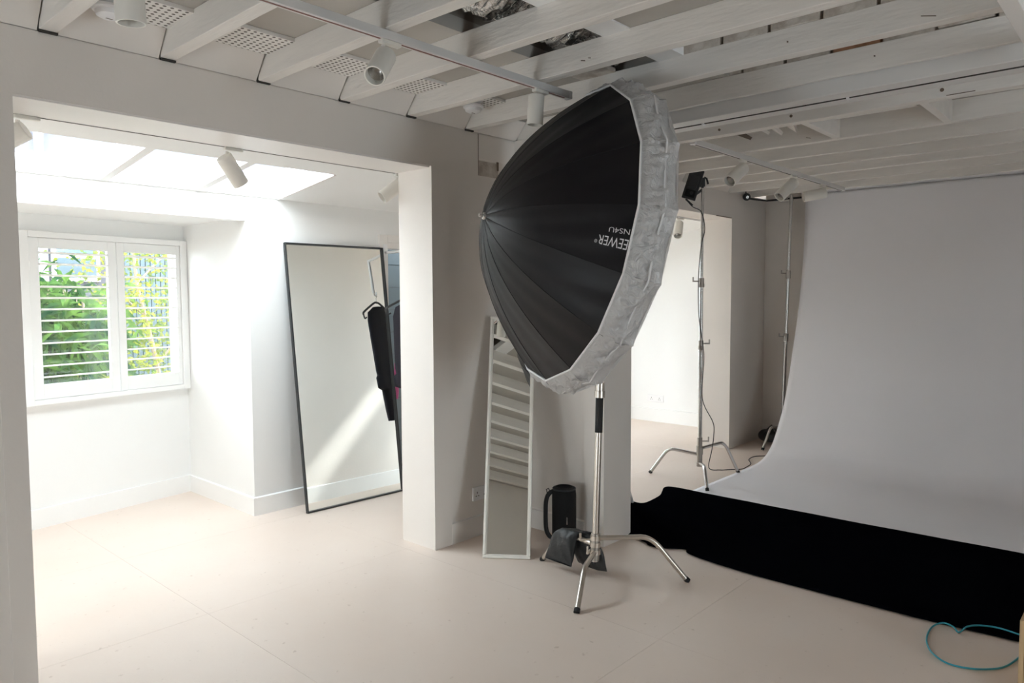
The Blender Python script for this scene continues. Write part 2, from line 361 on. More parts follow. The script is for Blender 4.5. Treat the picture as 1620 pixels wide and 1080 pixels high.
# window wall (turned about ten degrees)
WB = Vector((2.471, 5.665, 0)); WD = Vector((0.98522, 0.17131, 0)); WN = Vector((0.17131, -0.98522, 0))
def wp(s, d, z): return WB + WD * s + WN * d + Vector((0, 0, z))
def wbox(m, s0, s1, d0, d1, z0, z1):
    return m.hexa([wp(s0, d0, z0), wp(s1, d0, z0), wp(s1, d1, z0), wp(s0, d1, z0)], [wp(s0, d0, z1), wp(s1, d0, z1), wp(s1, d1, z1), wp(s0, d1, z1)])
ww = MB()
wbox(ww, -3.1, -1.14, -0.16, 0, 0, 2.2); wbox(ww, -0.05, 0.2, -0.16, 0, 0, 2.2); wbox(ww, -1.14, -0.05, -0.16, 0, 0, 0.86); wbox(ww, -1.14, -0.05, -0.16, 0, 1.90, 2.2)
struct(ww.build('wall_window', M_SIDE, smooth=False), 'white wall holding the shuttered window', 'wall')
m = MB(); wbox(m, -3.1, 0.0, 0, 0.014, 0, 0.13)
struct(m.build('baseboard_window', M_SHUT, smooth=False), 'white skirting below the shuttered window', 'skirting')
# side room ceiling: sloped, with skylights
def zr(y): return 2.35 - 0.128 * (y - 3.5)
def roofslab(m, x0, x1, y0, y1, t=0.10, dz=0.0):
    z0, z1 = zr(y0) + dz, zr(y1) + dz
    return m.hexa([(x0, y0, z0), (x1, y0, z0), (x1, y1, z1), (x0, y1, z1)], [(x0, y0, z0 + t), (x1, y0, z0 + t), (x1, y1, z1 + t), (x0, y1, z1 + t)])
SK = [(0.70, 0.985), (1.025, 1.548), (1.598, 2.111), (2.161, 2.690)]
SK2 = [(5.75, 6.01), (6.46, 6.92)]  # narrow first bay shaped to throw the sun streak into the tall mirror
rc = MB(); roofslab(rc, -0.75, 7.75, 3.40, 3.985); roofslab(rc, -0.75, 7.75, 4.672, 4.90); roofslab(rc, 4.50, 7.75, 4.90, 5.54)
roofslab(rc, -0.75, SK[0][0], 3.985, 4.672); roofslab(rc, SK[-1][1], SK2[0][0], 3.985, 4.672); roofslab(rc, SK2[-1][1], 7.75, 3.985, 4.672); roofslab(rc, SK2[1][0], SK2[1][1], 4.20, 4.672); roofslab(rc, SK2[0][1], SK2[1][0], 3.985, 4.672); roofslab(rc, SK2[0][0], SK2[0][1], 4.36, 4.672)  # slabs over the second group's bay ends added to trim stray sun patches
rc.box(-0.75, 2.60, 4.69, 4.80, 2.034, 2.30); rc.box(-0.75, 2.60, 4.80, 6.1, 2.06, 2.20)
CEIL2 = struct(rc.build('ceiling_side', M_SIDE, smooth=False), 'sloping white side room ceiling with rooflights', 'ceiling')
for grp, nm, lab in ((SK, 'window_2', 'glazed rooflight over the room with the shuttered window'), (SK2, 'window_3', 'glazed rooflight glimpsed through the second opening')):
    rr = sroot(nm, (grp[0][0], 3.985, zr(3.985)), lab, 'rooflight')
    for i in range(len(grp) - 1):
        mm = MB(); roofslab(mm, grp[i][1], grp[i + 1][0], 3.985, 4.672, 0.13); mm.build('mullion', M_SIDE, rr, smooth=False)
    for a, b in grp:
        mm = MB(); roofslab(mm, a - 0.01, b + 0.01, 3.98, 4.68, 0.006, 0.105); mm.build('pane', M_GLASS, rr, smooth=False)
# right-edge bead of rooflight
mm = MB(); roofslab(mm, 2.692, 2.712, 3.985, 4.672, 0.006, -0.006); mm.build('bead', M_TRIM, CEIL2, smooth=False)

# window with plantation shutters
win = sroot('window_1', tuple(wp(-0.59, 0, 0.83)), 'white plantation shutter window with rows of open louvres', 'window')
m = MB()
for a in ((-1.19, -1.13, 0.815, 1.945), (-0.075, -0.022, 0.815, 1.945), (-1.13, -0.075, 0.815, 0.85), (-1.13, -0.075, 1.905, 1.945)): wbox(m, a[0], a[1], 0.0, 0.05, a[2], a[3])
m.build('shutter_frame', M_SHUT, win, smooth=False, bevel=0.003)
m = MB(); wbox(m, -1.14, -0.05, -0.11, -0.105, 0.86, 1.90); m.build('pane', M_GLASS, win, smooth=False)
m = MB()
for a in ((-1.14, -1.10, .86, 1.90), (-0.545, -0.510, .86, 1.90), (-0.068, -0.05, .86, 1.90), (-1.10, -0.545, .86, .90), (-0.510, -0.068, .86, .90), (-1.10, -0.545, 1.86, 1.90), (-0.510, -0.068, 1.86, 1.90)): wbox(m, a[0], a[1], -0.13, -0.09, a[2], a[3])
m.build('sash', M_SHUT, win, smooth=False)
for (s0, s1, o0, o1) in ((-1.128, -0.562, -1.065, -0.622), (-0.556, -0.077, -0.505, -0.108)):
    lf = MB(); d0, d1 = 0.008, 0.036
    wbox(lf, s0, o0, d0, d1, 0.852, 1.903); wbox(lf, o1, s1, d0, d1, 0.852, 1.903)
    wbox(lf, o0, o1, d0, d1, 0.852, 0.948); wbox(lf, o0, o1, d0, d1, 1.838, 1.903)
    leaf = lf.build('shutter_leaf', M_SHUT, win, smooth=False, bevel=0.002)
    n = 12; pitch = (1.838 - 0.948) / n; first = None
    for k in range(n):
        z = 0.948 + pitch * (k + 0.62)
        if first is None:
            sl = MB(); mid = wp((o0 + o1) / 2, 0.022, z)
            tilt = Vector((WN.x * math.cos(R_(4)), WN.y * math.cos(R_(4)), math.sin(R_(4)))); nn = WD.cross(tilt)
            a = WD * ((o1 - o0) / 2 - 0.002)
            prof = [(-0.031, 0), (-0.018, 0.0052), (0.018, 0.0052), (0.031, 0), (0.018, -0.0052), (-0.018, -0.0052)]
            sl.prism([mid - a + tilt * p + nn * q for p, q in prof], a * 2)
            first = sl.build('louvre', M_SHUT, leaf, smooth=False); z00 = z
        else: again(first, (0, 0, z - z00), leaf)
for s_, z_ in ((-1.128, 1.72), (-1.128, 1.05)):
    m = MB(); m.cyl(wp(s_, 0.04, z_ - 0.03), wp(s_, 0.04, z_ + 0.03), 0.006, 8); m.build('hinge', M_SHUT, win)

# glazed doors and a low window, added out of view to brighten the studio
w4 = sroot('added_doors', (1.9, -3.08, 0), 'narrow glazed white double doors added out of frame beside the camera for daylight', 'door')
m = MB()
for a in (1.52, 1.87, 2.22): m.box(a, a + 0.06, -3.12, -3.04, 0.0, 2.10)
for a, b in ((1.58, 1.87), (1.93, 2.22)): m.box(a, b, -3.12, -3.04, 0.0, 0.10).box(a, b, -3.12, -3.04, 2.02, 2.10)
m.build('frame', M_TRIM, w4, smooth=False)
for a, b in ((1.58, 1.87), (1.93, 2.22)): MB().box(a, b, -3.085, -3.08, 0.10, 2.02).build('pane', M_GLASS, w4, smooth=False)
w6 = sroot('added_low_window', (-2.68, 2.62, 0.15), 'white framed low window added behind the camera for daylight', 'window')
m = MB()
for a in (2.05, 2.585, 3.12): m.box(-2.72, -2.64, a, a + 0.06, 0.15, 1.10)
for a, b in ((2.11, 2.585), (2.645, 3.12)): m.box(-2.72, -2.64, a, b, 0.15, 0.21).box(-2.72, -2.64, a, b, 1.04, 1.10)
m.build('frame', M_TRIM, w6, smooth=False)
for a, b in ((2.11, 2.585), (2.645, 3.12)): MB().box(-2.685, -2.68, a, b, 0.21, 1.04).build('pane', M_GLASS, w6, smooth=False)
# window added out of sight in the side room's deep end to brighten the backdrop
w5 = sroot('added_side_window', (5.52, 5.47, 0.30), 'white framed window added unseen in the deep end of the side room for daylight', 'window')
m = MB()
for a in (4.70, 5.49, 6.28): m.box(a, a + 0.06, 5.43, 5.51, 0.30, 1.95)
for a, b in ((4.76, 5.49), (5.55, 6.28)): m.box(a, b, 5.43, 5.51, 0.30, 0.36).box(a, b, 5.43, 5.51, 1.89, 1.95)
m.build('frame', M_TRIM, w5, smooth=False)
for a, b in ((4.76, 5.49), (5.55, 6.28)): MB().box(a, b, 5.465, 5.47, 0.36, 1.89).build('pane', M_GLASS, w5, smooth=False)

# door opening with tiled room behind
dr = sroot('door_1', (3.59, 4.66, 0), 'white door surround opening on a grey tiled room', 'door')
MB().box(3.55, 3.63, 4.645, 4.668, 0, 2.005).build('architrave', M_TRIM, dr, smooth=False, bevel=0.003)
MB().box(4.45, 4.53, 4.645, 4.668, 0, 2.005).build('architrave', M_TRIM, dr, smooth=False, bevel=0.003)
MB().box(3.63, 4.45, 4.645, 4.668, 1.945, 2.005).build('architrave', M_TRIM, dr, smooth=False, bevel=0.003)
MB().box(3.63, 3.642, 4.66, 4.80, 0, 1.95).build('jamb', M_TRIM, dr, smooth=False)
MB().box(3.63, 4.45, 4.66, 4.80, 1.90, 1.95).build('jamb', M_TRIM, dr, smooth=False)
tw = MB(); tw.box(3.12, 4.50, 5.22, 5.28, 0, 2.3).box(3.04, 3.12, 4.80, 5.28, 0, 2.3).box(3.12, 4.15, 4.8, 5.22, 2.2, 2.3).box(4.15, 4.50, 4.8, 4.86, 2.2, 2.3).box(4.15, 4.50, 5.12, 5.22, 2.2, 2.3)  # ceiling hole added out of view to let daylight onto the tiles
TW = struct(tw.build('wall_tiled', M_GROUT, smooth=False), 'grey blue tiled wall beyond the door surround', 'wall')
t0 = None
for i in range(6):
    for j in range(11):
        if t0 is None: t0 = MB().box(3.203, 3.397, 5.208, 5.22, 0.003, 0.197).build('tile', M_TILE, TW, smooth=False)
        else: again(t0, (0.2 * i, 0, 0.2 * j), TW)

# ------------------------------------------------------------------ main ceiling
ZJ = 2.520; ZD = 2.635
ce = MB()
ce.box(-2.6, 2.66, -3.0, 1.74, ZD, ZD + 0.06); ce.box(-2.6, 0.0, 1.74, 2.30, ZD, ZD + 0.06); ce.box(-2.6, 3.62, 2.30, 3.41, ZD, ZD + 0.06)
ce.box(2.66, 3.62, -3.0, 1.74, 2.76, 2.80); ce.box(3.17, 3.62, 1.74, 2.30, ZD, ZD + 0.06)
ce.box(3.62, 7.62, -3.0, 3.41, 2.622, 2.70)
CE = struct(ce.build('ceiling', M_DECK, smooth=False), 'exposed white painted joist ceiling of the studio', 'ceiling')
MB().box(-2.75, 7.75, -3.15, 3.5, 3.0, 3.1).build('roof_deck', M_VOID, CE, smooth=False)
MB().box(-0.1, 0.0, 1.70, 2.34, ZD, 3.0).box(3.17, 3.27, 1.7, 2.34, 2.70, 3.0).box(-0.1, 3.27, 2.30, 2.36, 2.695, 3.0).box(-0.1, 3.27, 1.68, 1.76, 2.695, 3.0).build('void_lining', M_VOID, CE, smooth=False)
MB().box(-2.6, 3.17, 1.74, 1.875, 2.628, 2.690).build('white_board', M_STRIP, CE, smooth=False)
JX = [(-2.25, -2.188), (-1.80, -1.738), (-1.357, -1.295), (-0.912, -0.85), (-0.467, -0.405), (-0.018, 0.044), (0.428, 0.490), (0.874, 0.936), (1.319, 1.381), (1.760, 1.822), (2.210, 2.272), (2.655, 2.717), (3.108, 3.172), (3.572, 3.597)]
def wav(y, k): return 0.0016 * math.sin(3.1 * y + k) + 0.0008 * math.sin(8.3 * y + 2.1 * k)
def joist(x0, x1, y0, y1, z0, z1, k, material=M_JOIST, n=34):
    m = MB(); vs = []; fs = []
    for i in range(n + 1):
        y = y0 + (y1 - y0) * i / n; w = wav(y, k); w2 = wav(y, k + 4)
        vs += [(x0 + w, y, z0 + w2), (x1 + w, y, z0 + w2), (x1 + w, y, z1), (x0 + w, y, z1)]
    for i in range(n):
        a = 4 * i
        for q in range(4): fs.append((a + q, a + (q + 1) % 4, a + 4 + (q + 1) % 4, a + 4 + q))
    fs += [(3, 2, 1, 0), (4 * n, 4 * n + 1, 4 * n + 2, 4 * n + 3)]
    return m.add(vs, fs).build('joist', material, CE, smooth=False, bevel=0.003)
for k, (a, b) in enumerate(JX):
    joist(a, b, -3.0, 3.205, ZJ, 2.76 if a > 2.6 and False else ZD, k)
    MB().box(a, b, 3.2, 3.2146, 2.5125, 2.5205).build('painted_gap_shade', M_DARK, CE, smooth=False)  # dark strip painted in for the shade under the joist end
    # leaning infill board at the wall end, up to the next joist
    if k + 1 < len(JX):
        c = JX[k + 1][0]
        MB().hexa([(b + 0.002, 3.213, 2.5165), (c - 0.006, 3.213, 2.5165), (c - 0.006, 3.225, 2.534), (b + 0.002, 3.225, 2.534)],
                  [(b + 0.002, 3.122, 2.622), (c - 0.008, 3.122, 2.622), (c - 0.008, 3.135, 2.634), (b + 0.002, 3.135, 2.634)]).build('infill_board', M_WALL, CE, smooth=False)
        if 0.4 < a < 3.0:
            MB().box(b, c, 2.8785, 3.12, 2.618, 2.634).build('perforated_panel', M_PERF, CE, smooth=False)
# old brick courses lying on the two joists
bq = None
for (xb, y0, cnt) in ((3.112, 0.25, 7), (3.577, 0.15, 10)):
    for i in range(cnt):
        if bq is None: bq = MB().box(xb, xb + 0.1, y0, y0 + 0.205, 2.637, 2.70).build('brick', M_BRICK, CE, smooth=False, bevel=0.006); bx0, by0 = xb, y0
        else:
            c = again(bq, (xb - bx0 + random.uniform(-.006, .006), y0 - by0 + 0.218 * i, random.uniform(-.012, .004)), CE)
            if xb > 3.5 and i == 4:
                c.data = bq.data.copy(); c.data.materials[0] = M_REDBRICK
MB().box(3.0, 3.104, 2.12, 2.33, 2.63, 2.65).build('brick', M_BRICK, CE, smooth=False)
# boxed steel beam with ceiling slot
MB().box(3.622, 3.722, -3.0, 3.21, 2.456, 2.625).build('steel_beam_casing', M_TRACK, CE, smooth=False, bevel=0.004)
MB().box(3.722, 3.734, -3.0, 3.21, 2.4535, 2.625).build('painted_slot_shade', M_DARK, CE, smooth=False)  # flush dark fill standing in for the shade inside the slot
MB().box(3.734, 3.825, -3.0, 3.21, 2.454, 2.625).build('beam_batten', M_TRACK, CE, smooth=False, bevel=0.004)
for y in (1.96, 1.20):
    MB().box(3.715, 3.741, y - 0.006, y + 0.006, 2.447, 2.462).build('slot_clip', M_WHITEPL, CE, smooth=False)
FX = [(4.095, 4.165, 2.468), (4.842, 4.892, 2.50), (5.305, 5.345, 2.50), (5.735, 5.775, 2.50), (6.135, 6.190, 2.50), (6.615, 6.655, 2.50), (7.045, 7.10, 2.50)]
for k, (a, b, z) in enumerate(FX): joist(a, b, -3.0, 3.205, z, 2.635, k + 20, n=44)
joist(4.165, 4.205, -3.0, 3.205, 2.49, 2.635, 31)
for k in range(len(FX) - 1):
    b, c = FX[k][1], FX[k + 1][0]
    MB().hexa([(b + 0.004, 3.212, 2.505), (c - 0.012, 3.212, 2.505), (c - 0.012, 3.225, 2.515), (b + 0.004, 3.225, 2.515)],
              [(b + 0.004, 3.14, 2.615), (c - 0.014, 3.14, 2.615), (c - 0.014, 3.155, 2.625), (b + 0.004, 3.155, 2.625)]).build('infill_board', M_WALL, CE, smooth=False)
for y in (1.006, 1.625): MB().box(4.205, 4.842, y - 0.022, y + 0.022, 2.502, 2.622).build('noggin', M_JOIST, CE, smooth=False, bevel=0.003)
for i, (x, y) in enumerate(((4.62, 2.16), (4.60, 2.02), (4.62, 1.93), (4.66, 1.84))):
    MB().obox((x, y, 2.575 + 0.012 * (i % 2)), (0.10, 0.01 * i, 0), (0.0, 0.028, 0.02), (0, -0.006, 0.008)).build('timber_offcut', M_CHIP if i == 0 else M_JOIST, CE, smooth=False)
for y, r in ((0.88, .009), (1.62, .008), (2.05, .007)):
    MB().cyl((4.090, y, 2.50 + 0.006 * math.sin(9 * y)), (4.097, y, 2.50 + 0.006 * math.sin(9 * y)), r, 12).build('bolt_hole', M_CHIP, CE)
# chips and knots on the timbers
for (x, y, z, l, h) in ((2.654, 1.985, 2.552, .022, .004), (2.654, 1.95, 2.556, .012, .003), (3.106, 1.25, 2.575, .006, .006), (3.106, 0.72, 2.545, .05, .002), (3.570, 1.04, 2.58, .006, .006), (4.841, 1.80, 2.53, .03, .003), (2.209, 2.88, 2.55, .005, .006), (2.209, 2.84, 2.546, .006, .005)):
    MB().obox((x, y, z), (0.0022, 0, 0), (0, l / 2, l * 0.12), (0, 0, h / 2)).build('paint_chip', M_CHIP, CE, smooth=False)
for (x0, y0, y1, z) in ((4.093, 0.74, 0.86, 2.474), (4.204, 0.25, 0.50, 2.50)):
    MB().box(x0 - 0.003, x0 + 0.003, y0, y1, z, z + 0.003).build('timber_crack', M_CHIP, CE, smooth=False)
# linear ceiling unit between the joists
lc = thing('ceiling_air_grille', (4.55, 1.48, 2.61), 'long grey slotted air grille in a white frame between the joists', 'air grille')
m = MB(); m.box(4.50, 4.535, 1.14, 1.60, 2.592, 2.622).box(4.69, 4.725, 1.14, 1.60, 2.592, 2.622).box(4.535, 4.69, 1.14, 1.165, 2.592, 2.622).box(4.535, 4.69, 1.575, 1.60, 2.592, 2.622)
m.build('frame', M_TRIM, lc, smooth=False)
MB().box(4.535, 4.69, 1.165, 1.575, 2.602, 2.622).build('panel', M_GREY, lc, smooth=False)
# a cross member in the top right corner
MB().box(2.45, 3.55, 0.40, 0.452, 2.43, 2.515).build('cross_batten', M_TRIM, CE, smooth=False, bevel=0.003)

# flexible foil duct in the void
du = thing('foil_duct', (1.6, 2.11, 2.66), 'crinkled silver foil duct lying above the ceiling joists', 'air duct')
def ductf(u, v):
    a = 2 * math.pi * v; x = 0.05 + 3.05 * u
    r = 0.148 + 0.007 * math.sin(x * 150) + 0.008 * math.sin(5 * a + 23 * x) + 0.006 * math.sin(9 * a - 31 * x)
    return Vector((x, 2.125 + 0.012 * math.sin(2.2 * x) + r * math.cos(a), 2.808 + r * math.sin(a)))
MB().grid(ductf, 300, 28).build('duct_sleeve', M_FOIL, du, ang=60)

# smoke detectors
for (x, y, lab) in ((1.05, 3.0, 'white round smoke detector beside the biggest spotlight'), (2.97, 3.0, 'white round smoke detector just above the softbox')):
    s = thing('smoke_detector', (x, y, 2.60), lab, 'smoke detector', 'smoke detectors on the perforated ceiling strip')
    MB().lathe([(0.0, -0.004), (0.058, -0.004), (0.060, -0.014), (0.055, -0.02)][::-1] + [(0.055, 0.018)], (x, y, 2.60), seg=28).build('base', M_WHITEPL, s)
    MB().lathe([(0.004, -0.046), (0.026, -0.045), (0.044, -0.036), (0.048, -0.022), (0.048, -0.018)], (x, y, 2.60), seg=28).build('sensor_dome', M_WHITEPL, s)
    MB().box(x - 0.012, x + 0.012, y - 0.003, y + 0.003, 2.5535, 2.556).build('indicator', M_SOCKDARK, s, smooth=False)

# ------------------------------------------------------------------ lighting tracks and spotlights
def track(name, x0, x1, y, z, label, side=-1):
    t = thing(name, (x0, y, z), label, 'lighting track')
    MB().box(x0, x1, y - 0.017, y + 0.017, z, z + 0.034).build('channel', M_TRACK, t, smooth=False, bevel=0.002)
    MB().box(x0 + 0.03, x1 - 0.03, y - 0.0045, y + 0.0045, z - 0.0012, z + 0.001).build('conductor_slot', M_COPPER if side < 0 else M_DARK, t, smooth=False)
    for x in (x0, x1): MB().box(x - 0.012, x + 0.012, y - 0.019, y + 0.019, z - 0.002, z + 0.035).build('end_cap', M_WHITEPL, t, smooth=False, bevel=0.002)
    return t
track('lighting_track', -0.6, 2.90, 2.262, 2.484, 'white track with a red conductor line running under the joists to the softbox')
track('lighting_track', 4.22, 7.02, 2.29, 2.466, 'white track with a dark slot leading to the paper backdrop', 1)
track('lighting_track', -0.4, 2.86, 3.545, 2.262, 'white track along the rear of the first opening', 1)
track('lighting_track', 4.55, 6.72, 3.545, 2.262, 'white track along the rear of the second opening', 1)
def spot(x, y, z, d, label, group, L=0.155, r=0.041, drop=0.055, side=0.0):
    """adapter under the track at (x,y,z); the head points along d"""
    t = thing('track_spotlight', (x, y, z), label, 'spotlight', group)
    MB().box(x - 0.045, x + 0.05, y - 0.014, y + 0.014, z - 0.016, z).build('track_adapter', M_SPOT, t, smooth=False, bevel=0.004)
    MB().cyl((x - 0.03, y, z - 0.022), (x - 0.03, y, z - drop - 0.012), 0.0085, 12).build('stem', M_SPOT, t)
    d = Vector(d).normalized(); c = Vector((x - 0.03, y, z - drop)) + (d * L * 0.28) + Vector((0, 0, -r * 0.55))
    a = c - d * L * 0.5
    b = MB().lathe([(0.001, 0), (r * 0.93, 0), (r, 0.004), (r, L - 0.003), (r * 0.97, L), (r * 0.86, L), (r * 0.84, L - 0.03)], a, d, 32, caps=False)
    b.build('lamp_head', M_SPOT, t)
    MB().lathe([(r * 0.86, L - 0.028), (r * 0.6, L - 0.045), (r * 0.3, L - 0.055), (0.001, L - 0.056)], a, d, 28, caps=False).build('reflector', M_LENS, t)
    return t
spot(0.875, 2.262, 2.484, (0.05, 0.02, -1), 'white spotlight pointing straight down, cut by the top edge of the photo', 'spotlights on the near track', L=0.165, r=0.041, drop=0.035)
spot(1.79, 2.262, 2.484, (-0.62, -0.35, -0.70), 'white spotlight with its lens showing, tilted towards the viewer', 'spotlights on the near track')
spot(2.685, 2.262, 2.484, (-0.02, 0.05, -1), 'white spotlight hanging straight down, touching the softbox outline', 'spotlights on the near track', drop=0.04, L=0.138, r=0.038)
spot(0.905, 3.545, 2.262, (-0.7, 0.5, -0.5), 'white spotlight half hidden by the left pier', 'spotlights inside the first opening')
spot(1.80, 3.545, 2.262, (0.62, 0.1, -0.78), 'white spotlight tilted right against the rooflights', 'spotlights inside the first opening', L=0.16)
spot(2.88, 3.545, 2.262, (-0.75, 0.3, -0.6), 'white spotlight peeking out beside the white post', 'spotlights inside the first opening')
spot(6.30, 3.545, 2.262, (-0.58, -0.25, -0.78), 'white spotlight seen through the second opening beside the softbox', 'spotlights inside the second opening', L=0.17)
spot(4.93, 2.29, 2.466, (-0.75, 0.15, -0.55), 'white spotlight above the flat light panel', 'spotlights on the far track', L=0.19, r=0.045)
spot(5.84, 2.29, 2.466, (-0.62, 0.35, -0.62), 'white spotlight in the middle of the far track', 'spotlights on the far track', L=0.19, r=0.045)
spot(6.50, 2.29, 2.466, (-0.55, 0.75, -0.16), 'white spotlight lying nearly level at the backdrop top', 'spotlights on the far track', L=0.19, r=0.045)

# ------------------------------------------------------------------ paper backdrop
pb = thing('paper_backdrop', (6.2, 1.36, 0), 'wide white seamless paper sweeping from the ceiling onto the floor', 'backdrop')
prof = [Vector((x, 0, z)) for x, z in [(7.262, 2.50), (7.25, 2.2), (7.225, 1.90), (7.13, 1.40), (6.985, 0.947), (6.86, 0.59), (6.72, 0.345), (6.52, 0.115), (6.30, 0.022), (6.0, 0.006), (5.5, 0.004), (4.80, 0.003)]]
pp = spline(prof, 6)
def paperf(u, v):
    k = u * (len(pp) - 1); i = min(int(k), len(pp) - 2); p = pp[i].lerp(pp[i + 1], k - i); y = 2.715 - 2.72 * v
    wv = 0.010 * math.sin(7 * v + 3 * u) * math.sin(math.pi * u) + 0.006 * math.sin(19 * v + 9 * u) * max(0, 1 - abs(u - 0.45) * 3)
    e = 1 if p.z > 0.12 else 0
    return Vector((p.x + wv * e, y, max(p.z, 0.003)))
solidify(MB().grid(paperf, 90, 60).build('paper_sheet', M_PAPER, pb, ang=80), 0.0006, 0)
MB().cyl((7.30, 2.76, 2.535), (7.30, -0.05, 2.535), 0.038, 20).build('paper_roll', M_PAPER, pb)
MB().cyl((7.30, 2.95, 2.535), (7.30, -0.2, 2.535), 0.014, 12).build('roll_tube', M_METAL, pb)

# black cloth on the floor
random.seed(3)
cl_left = [(3.80, 2.50), (3.765, 2.34), (3.735, 2.30), (3.735, 2.22), (3.815, 2.10), (3.765, 2.05), (3.73, 1.90), (3.70, 1.59), (3.70, 1.17), (3.705, 0.80), (3.735, 0.42), (3.74, 0.0), (3.74, -0.25)]
cl_right = [(4.47, 2.90), (4.49, 2.80), (4.745, 2.82), (5.005, 2.91), (5.02, 2.60), (5.015, 2.2), (5.02, 1.8), (5.02, 1.5), (5.03, 1.15), (5.035, 0.8), (5.045, 0.55), (5.05, 0.0), (5.05, -0.25)]
A, B = spline([(x, y, 0) for x, y in cl_left], 5), spline([(x, y, 0) for x, y in cl_right], 5)
def clothf(u, v):
    k = u * (len(A) - 1); i = min(int(k), len(A) - 2); a = A[i].lerp(A[i + 1], k - i); b = B[i].lerp(B[i + 1], k - i); p = a.lerp(b, v)
    e = min(1, 8 * min(v, 1 - v) + 0.15)
    z = 0.006 + e * max(0, 0.007 * math.sin(6 * p.x + 4 * p.y) + 0.006 * math.sin(13 * p.y - 3 * p.x) + 0.003 * math.sin(25 * p.x))
    return Vector((p.x, p.y, z))
cl = MB().grid(clothf, 110, 40).build('black_cloth', M_VELVET, ang=80)
solidify(cl, 0.004, 1)
tag(cl, 'long black cloth spread on the floor before the paper backdrop', 'cloth')

# ------------------------------------------------------------------ C-stands
def leg(root, hub, bend, foot, r, material, z_hub):
    h = Vector(hub); f = Vector(foot); b = Vector(bend)
    pts = [h, h.lerp(b, 0.5)] 
    p0, p1, p2 = h.lerp(b, 0.80), b, b.lerp(f, 0.25)
    pts += [p0] + [(1 - t) ** 2 * p0 + 2 * t * (1 - t) * p1 + t * t * p2 for t in (0.2, 0.4, 0.6, 0.8)] + [p2, f + (b - f).normalized() * 0.018]
    l = MB().tube(pts, r, 14).build('leg', material, root)
    MB().tube([f + (b - f).normalized() * 0.024, f + Vector((0, 0, 0.003))], r * 1.12, 12).build('foot_cap', M_RUBBER, l)
    return l
def knob(root, p, d, material, s=1.0):
    p = Vector(p); d = Vector(d).normalized(); o = Vector((0, 0, 1))
    k = MB().cyl(p, p + d * 0.035 * s, 0.006 * s, 10)
    k.obox(p + d * 0.045 * s, d * 0.012 * s, o * 0.006 * s, d.cross(o) * 0.006 * s)
    k.obox(p + d * 0.052 * s + o * 0.016 * s, d * 0.006 * s, o * 0.020 * s, d.cross(o) * 0.004 * s)
    return k.build('clamp_knob', material, root, bevel=0.002)

# stand holding the softbox
B1 = Vector((3.087, 2.231, 0)); TOP1 = Vector((3.19, 2.25, 1.66))
def c1(z): return B1.lerp(TOP1, z / 1.66) + Vector((0, 0, 0)) if False else Vector((B1.x + (TOP1.x - B1.x) * z / 1.66, B1.y + (TOP1.y - B1.y) * z / 1.66, z))
st1 = thing('light_stand', tuple(B1), 'nickel tripod light stand with black grip carrying the softbox', 'light stand')
for f, zh in (((2.696, 2.051, 0.0), 0.15), ((3.397, 1.845, 0.0), 0.225), ((3.124, 2.626, 0.0), 0.19)):
    f = Vector(f); h = c1(zh); dirv = Vector((f.x - h.x, f.y - h.y, 0)).normalized(); dist = math.hypot(f.x - h.x, f.y - h.y)
    leg(st1, h + dirv * 0.02, h + dirv * dist * 0.60 + Vector((0, 0, 0.012)), f, 0.0135, M_NICKEL, zh)
MB().tube([c1(0.10), c1(0.80)], 0.0185, 20).build('column', M_NICKEL, st1)
MB().tube([c1(0.105), c1(0.25)], 0.024, 20).build('leg_hub', M_CAST, st1, bevel=0.002)
for z in (0.15, 0.19, 0.225): MB().tube([c1(z - 0.012), c1(z + 0.012)], 0.029, 20).build('hub_ring', M_NICKEL, st1)
MB().tube([c1(0.785), c1(0.975)], 0.0205, 20).build('rubber_grip', M_RUBBER, st1)
MB().tube([c1(0.97), c1(1.005), c1(1.006), c1(1.05)], [0.029, 0.029, 0.025, 0.025], 20).build('collar', M_NICKEL, st1)
MB().tube([c1(1.04), c1(1.66)], 0.013, 16).build('riser', M_NICKEL, st1)
knob(st1, c1(0.215) - rt * 0.028, -rt, M_NICKEL, 1.0); knob(st1, c1(0.16) - rt * 0.026 , (-0.8, -0.3, 0), M_NICKEL, 1.0)
MB().cyl(c1(0.085), c1(0.105), 0.008, 10).build('foot_bolt', M_BLACK, st1)

# ------------------------------------------------------------------ softbox
CC = Vector((2.8107, 2.1994, 1.8035)); RR = 0.7072; DD = 0.4212
NN = Vector((0.85534, -0.48245, -0.18877)); E1 = Vector((0.49128, 0.87100, 0)); E2 = Vector((0.16442, -0.09274, 0.98202)); PH = R_(107.389)
TIP = CC - NN * DD
def rib(i, v):
    t = PH + i * 2 * math.pi / 16
    return TIP + NN * (DD * max(v, 0) ** 1.9) + (E1 * math.cos(t) + E2 * math.sin(t)) * (RR * v)
sb = thing('softbox', tuple(CC), 'deep black parabolic softbox with white crinkled diffuser skirt', 'softbox')
VMAX = 1.026
for i in range(16):
    def pf(u, v, i=i):
        w = v; q = 0.012 + u * (VMAX - 0.012); a, b = rib(i, q), rib(i + 1, q); p = a.lerp(b, w)
        s = 4 * w * (1 - w); rad = ((a + b) * 0.5 - (TIP + NN * (DD * q ** 1.9))).normalized()
        cre = 0.0035 * math.sin(9 * (w * 1.3 + q * 1.1) + i * 1.7) * s * q
        bulge = -0.010 * s * q * (1.15 - q)
        return p + rad * bulge + rad * cre - NN * 0.003 * s
    MB().grid(pf, 26, 12).build('fabric_panel', M_FABRIC, sb, ang=80)
    MB().tube([rib(i, 0.01 + (VMAX - 0.01) * k / 24) + (rib(i, 0.5) - (TIP + NN * DD * 0.27)).normalized() * 0.0006 for k in range(25)], 0.0013, 6).build('seam', M_SEAM, sb)
lin = MB()
